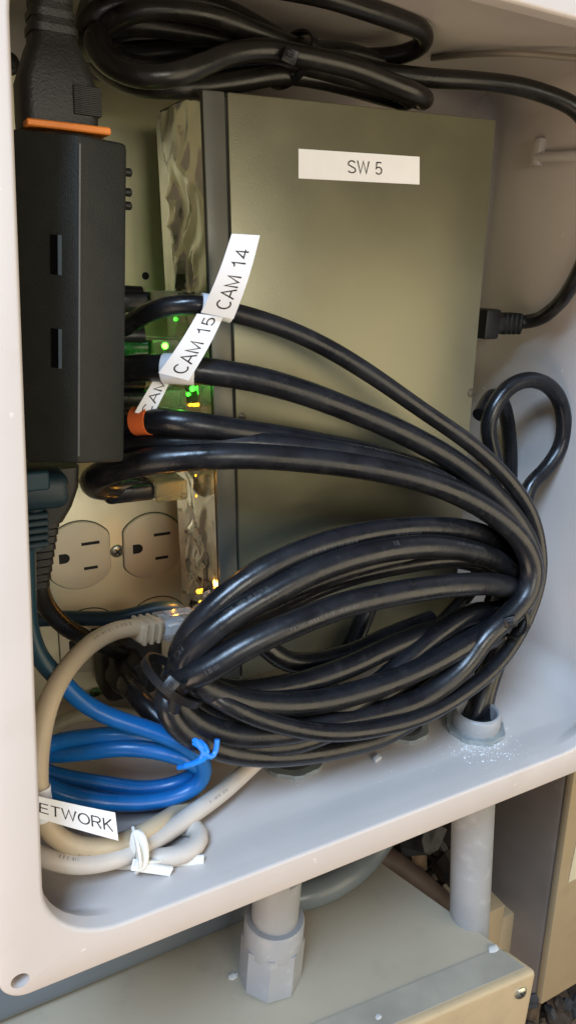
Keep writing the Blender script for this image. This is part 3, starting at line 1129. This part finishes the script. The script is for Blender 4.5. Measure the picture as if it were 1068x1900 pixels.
def plug_on(t, py, material=CLEARTINT, boot=CAB):
    q = atX(335, py, TL.x)
    z = q.z
    b = mk('plug', *rbox((TL.x - 14, 273.5, z - 4.2), (TL.x - .5, 286, z + 4.2), .6, 1), material, t)
    mk('boot', *rbox((TL.x - 34, 275.5, z - 3.9), (TL.x - 13, 286, z + 3.9), 2.5, 3), boot, t)
    return b


LOW = {
    'a': [(952, 1118, 214), (900, 1150, 213), (820, 1195, 213), (720, 1250, 214), (620, 1282, 216), (520, 1300, 217), (440, 1300, 217), (385, 1280, 216), (345, 1262, 216), (318, 1262, 220), (312, 1245, 226)],
}
cams = []


def camcable(label, start, arc, coil, r, plug_y, plug_m=CLEARTINT):
    t = thing('camera_cable', atY(*arc[len(arc) // 2]), label, 'cable', G)
    pts = start + arc + coil
    path = spline(PF(pts, r + .3))
    tube('jacket', path, r, CAB, t, 16, .05, len(cams) * 7.3, 1.3 * len(cams) + 2.2)
    plug_on(t, plug_y, plug_m, GREENGLOW if 600 < plug_y < 700 else CAB)
    cams.append((t, path, r))
    return t, path


# each: arc over the switch, round the right-hand bend, back left low, up through the left tie, over the top to the right, down into the conduit
t14, p14 = camcable('thin black cable flagged CAM 14, topmost over the switch', port_start(560, 612, 205, 268),
    [(240, 602, 264), (262, 583, 257), (310, 567, 249), (360, 563, 245), (430, 578, 243), (520, 606, 242), (600, 643, 241), (700, 702, 238), (790, 765, 235), (880, 832, 231), (945, 895, 227), (982, 950, 224)],
    [(999, 1010, 222), (1001, 1070, 220), (978, 1145, 217), (925, 1228, 212), (855, 1288, 207), (775, 1332, 204), (690, 1354, 203), (620, 1360, 203), (540, 1350, 205), (460, 1325, 207), (400, 1292, 210), (370, 1268, 216),
     (352, 1248, 223), (375, 1205, 224), (430, 1165, 223), (520, 1122, 222), (620, 1082, 221), (720, 1056, 221), (830, 1038, 223), (900, 1043, 227), (950, 1070, 234), (948, 1130, 240), (925, 1200, 238), (905, 1270, 232), atZ(888, 1345, FLOOR)], 3.5, 560)
t15, p15 = camcable('black cable flagged CAM 15, second from the top over the switch', port_start(645, 690, 205, 268),
    [(240, 683, 264), (290, 683, 256), (350, 686, 249), (450, 698, 245), (540, 721, 243), (640, 757, 241), (740, 800, 238), (830, 850, 234), (905, 908, 229), (955, 965, 224)],
    [(984, 1025, 220), (988, 1075, 218), (968, 1120, 216), (935, 1150, 214), (870, 1190, 212), (790, 1235, 211), (700, 1272, 211), (600, 1300, 211), (510, 1308, 211), (430, 1298, 211), (380, 1276, 212), (345, 1255, 214),
     (338, 1236, 216), (362, 1200, 214), (420, 1150, 212), (490, 1107, 211), (585, 1058, 211), (680, 1029, 212), (780, 1014, 214), (860, 1020, 218), (930, 1046, 224), (955, 1085, 232), (935, 1150, 238), (910, 1230, 236), (893, 1290, 230), atZ(874, 1343, FLOOR)], 4.9, 645, CLEARTINT)
t3, p3 = camcable('black cable with flag wrap coloured as if backlit orange, third down over the switch', port_start(735, 790, 200, 268),
    [(240, 782, 264), (280, 780, 256), (340, 784, 249), (420, 797, 246), (520, 812, 246), (600, 826, 245), (700, 846, 243), (800, 880, 239), (890, 925, 234), (940, 975, 231)],
    [(965, 1030, 230), (965, 1090, 229), (940, 1135, 227), (880, 1150, 225), (800, 1172, 223), (715, 1205, 221), (640, 1240, 220), (540, 1272, 219), (440, 1284, 219), (385, 1272, 219), (345, 1252, 220),
     (332, 1228, 221), (342, 1195, 220), (372, 1152, 218), (430, 1098, 217), (510, 1046, 217), (600, 1008, 218), (700, 986, 220), (800, 979, 223), (880, 988, 228), (925, 1010, 234), (940, 1060, 242), (925, 1130, 246), (905, 1230, 240), atZ(884, 1340, FLOOR)], 4.8, 735)
t4, p4 = camcable('black cable fourth down over the switch, second from lowest', port_start(812, 832, 198, 270),
    [(240, 828, 266), (300, 823, 257), (400, 820, 248), (500, 824, 242), (600, 836, 238), (700, 854, 236), (800, 886, 233), (890, 935, 229), (950, 985, 225)],
    [(975, 1030, 224), (972, 1080, 223), (945, 1125, 222), (870, 1140, 221), (800, 1185, 219), (735, 1240, 216), (660, 1300, 214), (590, 1330, 214), (500, 1345, 215), (420, 1340, 217), (360, 1310, 220), (330, 1275, 223),
     (325, 1245, 226), (350, 1205, 225), (400, 1165, 223), (490, 1125, 222), (600, 1075, 222), (700, 1045, 223), (800, 1030, 226), (880, 1035, 231), (930, 1070, 238), (925, 1150, 244), (905, 1240, 241), atZ(872, 1338, FLOOR)], 4.7, 812)
t5, p5 = camcable('thick black cable lowest over the switch, hooking round under the power block', [Vector((TL.x - 16, 281, atX(335, 897, TL.x).z)), (250, 898, 282), (215, 905, 280), (182, 905, 276), (170, 893, 270), (182, 882, 264)],
    [(205, 874, 260), (260, 858, 252), (350, 848, 244), (450, 846, 238), (560, 853, 235), (660, 864, 232), (760, 884, 228), (850, 918, 224), (920, 960, 219), (968, 1008, 215)],
    [(986, 1055, 212), (978, 1100, 210), (948, 1138, 209), (900, 1180, 209), (860, 1235, 209), (790, 1290, 209), (700, 1325, 210), (600, 1345, 210), (500, 1362, 211), (420, 1360, 213), (350, 1330, 216), (318, 1290, 218),
     (330, 1262, 214), (375, 1246, 209), (450, 1201, 206), (540, 1160, 205), (640, 1122, 205), (740, 1100, 206), (850, 1086, 209), (920, 1085, 214), (958, 1100, 222), (950, 1150, 232), (920, 1230, 234), (900, 1290, 230), atZ(893, 1338, FLOOR)], 5.0, 897)

# one more coil strand: spare cable lying lowest, and the loop standing at the right wall
cable('spare_cable', [(700, 1322, 224), (770, 1330, 224), (720, 1362, 222), (640, 1386, 218), (560, 1400, 215), (480, 1402, 213), (400, 1388, 213), (335, 1352, 214), (308, 1310, 215), (312, 1275, 220), (330, 1240, 229), (380, 1210, 231), (450, 1175, 231),
                      (540, 1230, 231), (640, 1215, 231), (720, 1180, 231), (800, 1150, 232)], 4.4, CAB, 'black cable running lowest along the enclosure floor below the coil', floor=True, group='loose black cables')
cable('coil_cable', [(945, 1125, 228), (880, 1150, 224), (800, 1215, 218), (740, 1270, 216), (660, 1320, 216), (560, 1335, 217), (450, 1330, 219), (370, 1300, 222), (335, 1262, 226), (350, 1215, 229), (420, 1150, 228), (520, 1090, 228), (640, 1035, 228), (760, 1003, 229), (870, 1003, 233),
                     (930, 1040, 240), (930, 1140, 246), (900, 1260, 240), atZ(878, 1350, FLOOR)], 4.3, CAB, 'black cable winding through the middle of the coil behind its front strands', group='loose black cables', floor=True)
cable('coil_cable', [(930, 1180, 236), (860, 1210, 226), (780, 1262, 220), (700, 1310, 217), (600, 1362, 214), (520, 1385, 213), (430, 1378, 215), (360, 1345, 219), (325, 1300, 224), (330, 1255, 230), (400, 1180, 233), (520, 1108, 233), (650, 1060, 233), (780, 1035, 233), (890, 1050, 237),
                     (935, 1100, 244), (915, 1200, 244), atZ(868, 1345, FLOOR)], 4.3, CAB, 'black cable deepest in the coil, crossing its lower strands steeply', group='loose black cables', floor=True)
cable('slack_cable', [(735, 125, 282), (640, 95, 278), (560, 88, 270), (480, 60, 264), (400, 30, 262), (320, 18, 262), (250, 22, 264), (200, 45, 270), (188, 75, 280), (215, 110, 288), (290, 128, 286), (380, 130, 280), (470, 118, 274), (550, 120, 268), (640, 142, 264), (720, 165, 262), (765, 186, 264), (730, 185, 274), (640, 160, 282),
                      (540, 140, 286), (430, 142, 284), (330, 152, 280), (250, 150, 280), (205, 128, 286), (190, 95, 296)], 3.2, CABB, 'thin slack black cord among the thicker loops above the switch')
cable('looped_cable', [(935, 1180, 252), (965, 1010, 256), (980, 905, 262), (1012, 871, 262), (1040, 828, 262), (1047, 783, 262), (1034, 734, 264), (1008, 710, 266), (979, 704, 268), (943, 718, 270), (916, 752, 270), (903, 790, 270), (910, 830, 270),
                       (925, 900, 268), (930, 1000, 266), (915, 1120, 262), (895, 1230, 255), (890, 1300, 245), atZ(882, 1348, FLOOR)], 4.1, CAB, 'black cable standing in a teardrop loop against the right wall', group='loose black cables')
cable('looped_cable', [(890, 770, 276), (912, 735, 284), (932, 750, 290), (943, 800, 292), (946, 850, 292), (943, 930, 290), (925, 1080, 284), (880, 1200, 270), (800, 1290, 255), atZ(748, 1348, FLOOR)], 4.1, CAB, 'short black cable arch between the switch edge and the teardrop loop', group='loose black cables')
cable('drop_cable', [(905, 1000, 252), (880, 1080, 258), (800, 1180, 256), (760, 1260, 252), atZ(740, 1350, FLOOR)], 4.1, CAB, 'black cable dropping into the locknut half hidden by the coil', group='loose black cables')
cable('drop_cable', [(690, 1110, 256), (655, 1190, 254), (600, 1280, 252), (560, 1350, 250), atZ(545, 1405, FLOOR)], 4.3, CAB, 'black cable dropping behind the coil towards the left locknut', group='loose black cables')


# ---- flags on the cables
def sleeve(t, path, point, half, r, material):
    sp = subpath(path, point, half)
    return mk('label_wrap', *sweep(sp, r, 18), material, t)


def flag(t, quad, text, u0, u1, v0, v1, bulge=0.6, wrap=None, curl=0.0):
    S, n = sheet_map(P3(quad), bulge, curl)
    if n.y > 0:
        S, n = sheet_map(P3(quad), -bulge, -curl)
        raise ValueError('flag faces away')
    o = mk('label_flag', *sheet(S, 12, 3, 0.22), LABEL, t, smooth=True)
    lettering(text, S, o, u0, u1, v0, v1)
    return o


sleeve(t14, p14, atY(402, 574, 243), 5.0, 4.05, LABEL)
flag(t14, [(433, 592, 236.5), (482, 437, 226), (430, 434, 227), (373, 580, 237)], 'CAM 14', 0.10, 0.84, 0.22, 0.74, 1.6)
sleeve(t15, p15, atY(334, 686, 250), 4.2, 5.45, LABEL)
flag(t15, [(350, 706, 243), (414, 588, 238.5), (366, 582, 239.5), (294, 692, 244)], 'CAM 15', 0.07, 0.97, 0.20, 0.74, 1.5)
sleeve(t3, p3, atY(262, 780, 259), 2.5, 5.35, ORGLOW)
flag(t3, [(282, 775, 254), (322, 696, 257), (294, 690, 258), (250, 765, 256)], 'CAM', 0.02, 0.85, 0.18, 0.78, 0.6)


# ---- ties
def zip_tie(c, d, a, b, label, up=(0, 0, 1), ang=0.0, head=None, w=2.4, group='black zip ties'):
    """band round a bundle: centre c, bundle direction d, half-sizes a (x), b (y)"""
    t = thing('zip_tie', c, label, 'zip tie', group)
    x, y, n = frame(d, up)
    path = []
    for i in range(40):
        q = 2 * math.pi * i / 40
        path.append(c + (x * math.cos(ang) + y * math.sin(ang)) * (a * math.cos(q)) + (y * math.cos(ang) - x * math.sin(ang)) * (b * math.sin(q)))
    v, f = [], []
    for i, p in enumerate(path):
        rad = (p - c).normalized()
        for s, h in ((-w / 2, -.5), (w / 2, -.5), (w / 2, .6), (-w / 2, .6)):
            v.append(p + n * s + rad * h)
    for i in range(40):
        j = (i + 1) % 40
        for k in range(4):
            f.append([i * 4 + k, i * 4 + (k + 1) % 4, j * 4 + (k + 1) % 4, j * 4 + k])
    mk('band', v, f, TIEK, t)
    hp = head if head else path[0]
    rad = (hp - c).normalized()
    e = n.cross(rad).normalized()
    n2 = rad.cross(e).normalized()

    def TT(q):
        return hp + n2 * q.x + e * q.y + rad * q.z
    hd = mk('head', *rbox((-2.6, -2.4, -1.2), (2.6, 2.4, 2.8), .5, 2, TT), TIEK, t)
    mk('head_slot', *rbox((-1.3, -1.2, 2.5), (1.3, 1.2, 2.95), .1, 1, TT), mat('slot_grey', (0.05, 0.05, 0.055), .3), hd)
    mk('tail', *rbox((-1.1, -.5, 2.6), (1.1, .5, 4.2), .15, 1, TT), TIEK, hd)
    return t


zc = atY(322, 1262, 218)
zip_tie(zc, atY(400, 1170, 215) - zc, 12, 13, 'black zip tie with square head gathering the left end of the coil', head=atY(317, 1270, 204), w=3.0)
zc = atY(318, 1320, 217)
mk('strap', *[x for x in [sheet(sheet_map(P3([(308, 1336, 213), (330, 1340, 213), (346, 1268, 206), (324, 1262, 206)]), 1.0)[0], 8, 6, .8)]][0], TIEK, bpy.data.objects['zip_tie'])
zc = atY(938, 1138, 216)
zip_tie(zc, atY(880, 1165, 214) - zc, 12, 11, 'black zip tie around the coil at its right-hand bend', head=atY(945, 1152, 205), w=2.0)
zc = atY(536, 112, 275)
zip_tie(zc, Vector((1, .02, -.25)), 18, 9, 'black zip tie on the cord bundle above the switch', head=atY(538, 104, 254), up=(0, 0, 1), w=2.6)

# ================================================================== BLUE PATCH CABLE
bl = thing('blue_cable', atY(230, 1500, 240), 'bright blue network cable coiled in the lower left corner', 'cable')
RB = 3.3
bpts = [(103, 1252, 239), (112, 1262, 238), (155, 1305, 236), (205, 1332, 233), (265, 1352, 230), (330, 1376, 227), (368, 1402, 226), (382, 1430, 227), (372, 1455, 228), (335, 1476, 229), (270, 1490, 231), (190, 1488, 234), (110, 1470, 238), (60, 1440, 244), (60, 1400, 250),
        (100, 1378, 250), (160, 1369, 246), (230, 1365, 240), (300, 1376, 235), (348, 1396, 231), (372, 1420, 232), (360, 1440, 234), (325, 1456, 237), (270, 1465, 240), (190, 1455, 246), (110, 1440, 252), (62, 1420, 256), (66, 1402, 254), (110, 1400, 248), (160, 1396, 243), (225, 1389, 237), (300, 1396, 231), (350, 1412, 228), (378, 1436, 232), (355, 1466, 236), (300, 1484, 240), (200, 1478, 250), (120, 1462, 262), (80, 1440, 270)]
pb = spline(PF(bpts, RB + .3))
tube('jacket', pb, RB, BLUE, bl, 16, .03, 2.0, 0.5, .5)
cable('shaded_blue_cable', [(48, 1000, 240), (50, 1080, 242), (56, 1170, 242), (76, 1222, 241), (104, 1253, 239)], RB, mat('shaded_blue_jacket', (0.006, 0.035, 0.055), .36, var=.1), 'upper run of the blue cable in painted shade, hanging down behind the left rim below the teal plug', 'cable')  # upper run of the blue cable, its shade put into the jacket colour
tw = thing('blue_twist_tie', atY(372, 1430, 226), 'blue plastic twist tie knotted round the blue cable coil', 'twist tie')
mk('wire', *sweep(spline(P3([(332, 1424, 216), (355, 1420, 209), (376, 1408, 206), (380, 1390, 206), (365, 1372, 208), (349, 1370, 212)])), 1.0, 8), TIEB, tw)
mk('wire', *sweep(spline(P3([(349, 1374, 212), (372, 1380, 207), (380, 1402, 205), (392, 1408, 205), (402, 1395, 206), (403, 1372, 207)])), 1.0, 8), TIEB, tw)
mk('wire', *sweep(spline(P3([(360, 1369, 212), (384, 1384, 206), (388, 1404, 205), (370, 1414, 206), (345, 1420, 210)])), 1.0, 8), TIEB, tw)

# ================================================================== BEIGE NETWORK CABLE
bc = thing('beige_cable', atY(150, 1600, 222), 'beige network cable with clear plug, flagged NETWORK', 'cable')
RC = 3.6
zpl = atX(340, 1152, TL.x).z
bpts = [(300, 1163, 262), (268, 1164, 260), (225, 1167, 256), (175, 1190, 248), (125, 1240, 238), (92, 1300, 230), (76, 1365, 224), (70, 1430, 219), (74, 1490, 216), (92, 1540, 214), (130, 1566, 213), (180, 1572, 213), (235, 1560, 214), (290, 1532, 218), (330, 1505, 228), (362, 1468, 246), (365, 1420, 255)]
pbe = spline(PF(bpts, RC + .3))
tube('jacket', pbe, RC, BEIGE, bc, 16, .03, 4.0, 0.9, .3)
pa, pb_ = atY(298, 1163, 262), atY(372, 1150, 268)
d = (pb_ - pa).normalized()
x, y, n = frame(d)


def PT(q):
    return pa + n * q.x + x * q.y + y * q.z


plug = mk('plug', *rbox((-1, -6, -4.6), (19, 6, 4.6), .8, 2, PT), CLEAR, bc)
mk('latch_tab', *rbox((2, -2.5, 4.8), (15, 2.5, 6.0), .3, 1, PT), CLEAR, plug)
mk('contacts', *rbox((13, -4.5, -3.5), (18, 4.5, -2), .2, 1, PT), mat('gold_contacts', (0.7, 0.5, 0.2), .3, metal=1), plug)
mk('plug_core', *rbox((0, -4.0, -2.6), (9, 4.0, 2.6), .8, 1, PT), mat('plug_core', (0.62, 0.66, 0.70), .4), plug)
bt = mk('boot', *rbox((-13, -5.2, -4.4), (-1, 5.2, 4.4), 2.0, 3, PT), BEIGE, bc)
for k in range(3):
    mk('boot_rib', *rbox((-11.5 + k * 3.4, -5.7, -4.8), (-9.7 + k * 3.4, 5.7, 4.8), .8, 2, PT), BEIGE, bt)
flag(bc, [(38, 1508, 207), (220, 1560, 206), (214, 1508, 207), (40, 1470, 208)], 'NETWORK', 0.045, 0.955, 0.26, 0.76, 0.4)
sleeve(bc, pbe, atY(73, 1492, 216), 4.0, 4.1, LABEL)

wc = thing('pale_cable', atY(250, 1600, 222), 'pale grey cable looped on the enclosure floor in front', 'cable')
wpts = [(540, 1372, 236), (500, 1392, 236), (455, 1432, 232), (415, 1468, 227), (365, 1505, 221), (310, 1545, 216), (255, 1577, 212), (195, 1598, 210), (135, 1603, 210), (80, 1588, 214), (40, 1565, 224), (60, 1560, 236), (130, 1580, 228), (200, 1592, 222), (260, 1596, 217), (310, 1592, 216), (352, 1582, 216), (375, 1560, 218), (368, 1536, 222), (335, 1530, 226), (290, 1540, 230), (240, 1552, 234)]
pw = spline(PF(wpts, RC + .3))
tube('jacket', pw, RC, WHITEC, wc, 16, .03, 9.0, 0.5, .3)
wt = thing('white_twist_tie', atY(265, 1600, 208), 'white twist tie with loose ends around the pale cable', 'twist tie')
prof = [(-1.9, -.5), (1.9, -.5), (1.9, .5), (-1.9, .5)]


def ribbon(pts, wdt=1.9):
    return sweep(spline(PF(pts, 1.6), 1.2), 1.0, profile=[(-.45, -wdt), (.45, -wdt), (.45, wdt), (-.45, wdt)])


mk('tie_loop', *ribbon([(240, 1600, 212), (250, 1560, 209), (252, 1545, 210), (262, 1552, 207), (268, 1590, 205), (262, 1608, 205), (245, 1604, 206)]), TIEW, wt)
mk('tie_loop', *ribbon([(246, 1540, 213), (256, 1575, 205.5), (258, 1604, 205), (250, 1612, 207)]), TIEW, wt)
mk('tie_end', *ribbon([(250, 1604, 205), (280, 1604, 205), (320, 1600, 206), (378, 1594, 208)], 1.7), TIEW, wt)
mk('tie_end', *ribbon([(256, 1608, 205), (285, 1612, 204), (318, 1617, 204)], 1.8), TIEW, wt)

# printed ground-lead strip behind the blue cable
cable('printed_cable', [(70, 1380, 300), (95, 1352, 302), (130, 1332, 304), (175, 1322, 306), (240, 1325, 300), (300, 1345, 290)], 3.4, mat('dull_tan_jacket', (0.36, 0.32, 0.22), .5), 'dull tan printed cable behind the blue coil', 'cable')
cable('navy_cable', [(62, 1150, 300), (120, 1147, 296), (180, 1148, 290), (230, 1146, 286), (260, 1138, 284), (300, 1128, 282), (330, 1130, 280)], 3.4, mat('navy_jacket', (0.012, 0.035, 0.055), .4), 'dark navy cord crossing just below the upper receptacles', 'cable')

# ================================================================== BELOW THE ENCLOSURE
lb = thing('lower_box', (100, 260, ZT - 200), 'tan steel box with lid under the enclosure, screw at its corner', 'box')
fr, br = atZ(985, 1800, ZT), atZ(690, 1590, ZT)
fl = Vector((-120, fr.y + 30, ZT))
ex = (fr - fl).normalized()
ey = Vector((-ex.y, ex.x, 0))
bd = 150.0
skew = (br - fr).normalized()
o0 = fr


def LBT(q):
    return o0 + ex * (q.x) + skew * q.y + Vector((0, 0, q.z))


mk('body', *rbox((-400, 3, -200), (-3, 190, -3), 3, 2, LBT), BOX2, lb)
mk('lid', *rbox((-403, 17.2, -2), (0, 195, .4), .5, 2, LBT), BOX2, lb)
mk('front_cover', *rbox((-404, -2, -190), (2, 17.5, .8), 3.0, 3, LBT), BOX3, lb)
mk('lid_strip', *rbox((-402, 2.2, .5), (-1.5, 17.9, .95), .1, 1, LBT), mat('grey_strip', (0.31, 0.275, 0.215), .5, var=.15, vscale=40), lb)
sc = atY(968, 1830, 180)
nrm = ey * -1
pc = LBT(Vector((-8, -2, -10)))
screw(lb, pc, -ey, 3.6, name='lid_screw')
for px, py in ((640, 1895), (560, 1820), (800, 1840)):
    pass

cb = thing('tan_cabinet', (470, 420, -800), 'tall tan steel cabinet standing at the lower right', 'cabinet')
ca, cb_ = atY(1050, 1440, 300), atY(993, 1850, 300)
xm = (ca.x + cb_.x) / 2


CT = lambda q: Vector((q.x + (xm - 8) + (ca.z - q.z) * 0.062 - .1 * (q.y - 300), q.y, q.z))
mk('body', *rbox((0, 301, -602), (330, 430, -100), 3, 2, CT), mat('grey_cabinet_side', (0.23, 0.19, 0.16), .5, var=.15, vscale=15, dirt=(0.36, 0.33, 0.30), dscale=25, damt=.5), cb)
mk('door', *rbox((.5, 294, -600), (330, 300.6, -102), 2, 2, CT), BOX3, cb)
q0, q1 = atY(1056, 1640, 292), atY(1080, 1540, 292)
mk('paper_label', *rbox((q0.x, 293.3, q0.z), (q0.x + 60, 293.8, q1.z), 0), mat('cream_label', (0.66, 0.60, 0.42), .5), cb, smooth=False)

sb = thing('junction_box', atY(930, 1800, 330), 'small tan metal box with a notch behind the right conduit', 'box')
a, b = atY(905, 1830, 330), atY(966, 1665, 330)
mb = MB()
mb.add(*rbox((a.x - 30, 330, a.z - 60), (b.x - 18, 372, b.z), 1.5, 2))
mb.add(*rbox((b.x - 18.2, 330.4, a.z - 60), (b.x, 372, b.z - 16), 1.5, 2))
mb.build('body', BOX3, sb)
cable('rusty_pipe', [(640, 1570, 360), (720, 1600, 356), (775, 1640, 350), (830, 1690, 345), (870, 1740, 345)], 11, RUST, 'rusty brown bent pipe in the dark gap behind the lower box', 'pipe')
cable('flexible_conduit', [atZ(x_, y_, ZT + 10 + h_) for x_, y_, h_ in ((735, 1500, 20), (705, 1555, 8), (665, 1605, 2), (615, 1640, 1), (560, 1660, 1), (490, 1668, 1), (400, 1676, 4))], 8.5, FLEX, 'dull blue grey flexible conduit curving behind the coupling', 'conduit')
dk = thing('slate_duct', (60, 300, -330), 'slate grey painted duct running behind the lower left rim', 'duct')
a, b = atY(-60, 1870, 262), atY(470, 1690, 262)
mk('duct_body', *rbox((-140, 271, ZT + 1), (146, 310, ZT + 38), 10, 5), GREYP, dk)

# loose rubble and leaves heaped in the dark gap
rnd = random.Random(11)
for colr, lab_, cnt in (((0.05, 0.036, 0.026), 'brown rubble and dry leaves in the dark gap behind the conduits', 110), ((0.05, 0.048, 0.048), 'grey stone rubble in the dark gap behind the conduits', 60), ((0.09, 0.06, 0.035), 'tan scraps in the dark gap behind the conduits', 40)):
    mb = MB()
    for i in range(cnt):
        c = atY(rnd.uniform(680, 1000), rnd.uniform(1480, 1700), rnd.uniform(375, 440)) if i % 4 else atY(rnd.uniform(960, 1080), rnd.uniform(1850, 1920), rnd.uniform(300, 400))
        s_ = rnd.uniform(4, 10) if rnd.random() < .7 else rnd.uniform(12, 22)
        v, f = rbox((-s_, -s_ * .7, -s_ * .5), (s_, s_ * .7, s_ * .5), s_ * .3, 1)
        q = Matrix.Rotation(rnd.uniform(0, 6), 3, Vector((rnd.random(), rnd.random(), rnd.random() + .01)).normalized())
        mb.add([c + q @ (Vector(x) * (1 + .4 * noise.noise(Vector(x) * .3 + c))) for x in v], f)
    tag(mb.build('rubble', mat('rubble_%d' % cnt, colr, .85, var=.5, vscale=60, bump=.6, bscale=200), smooth=False), lab_, 'rubble', kind='stuff')

# white flecks and a dab of caulk on the lower box, crumpled clear scrap at the right wall
for i, (px, py, sz, lb_) in enumerate(((702, 1888, 1.8, 'white paint chip lying on the lower box near its front edge'), (914, 1762, 2.8, 'white dab of caulk at the corner of the lower box'), (432, 1812, 2.4, 'pale dab of caulk at the foot of the conduit coupling'))):
    c = atZ(px, py, ZT + .4)
    rr = random.Random(i)
    bmx = bmesh.new()
    bmesh.ops.create_icosphere(bmx, subdivisions=2, radius=1.0)
    vs_ = [c + Vector((v.co.x * sz * 1.1, v.co.y * sz * .8, (v.co.z + .5) * sz * .35)) * (1 + .35 * noise.noise(v.co * 1.7 + Vector((i * 5, 0, 0)))) for v in bmx.verts]
    bmx.verts.index_update()
    fs_ = [[v.index for v in f.verts] for f in bmx.faces]
    bmx.free()
    tag(mk('caulk_dab', vs_, fs_, mat('grey_caulk', (0.52, 0.50, 0.46), .6, var=.1)), lb_, 'debris')
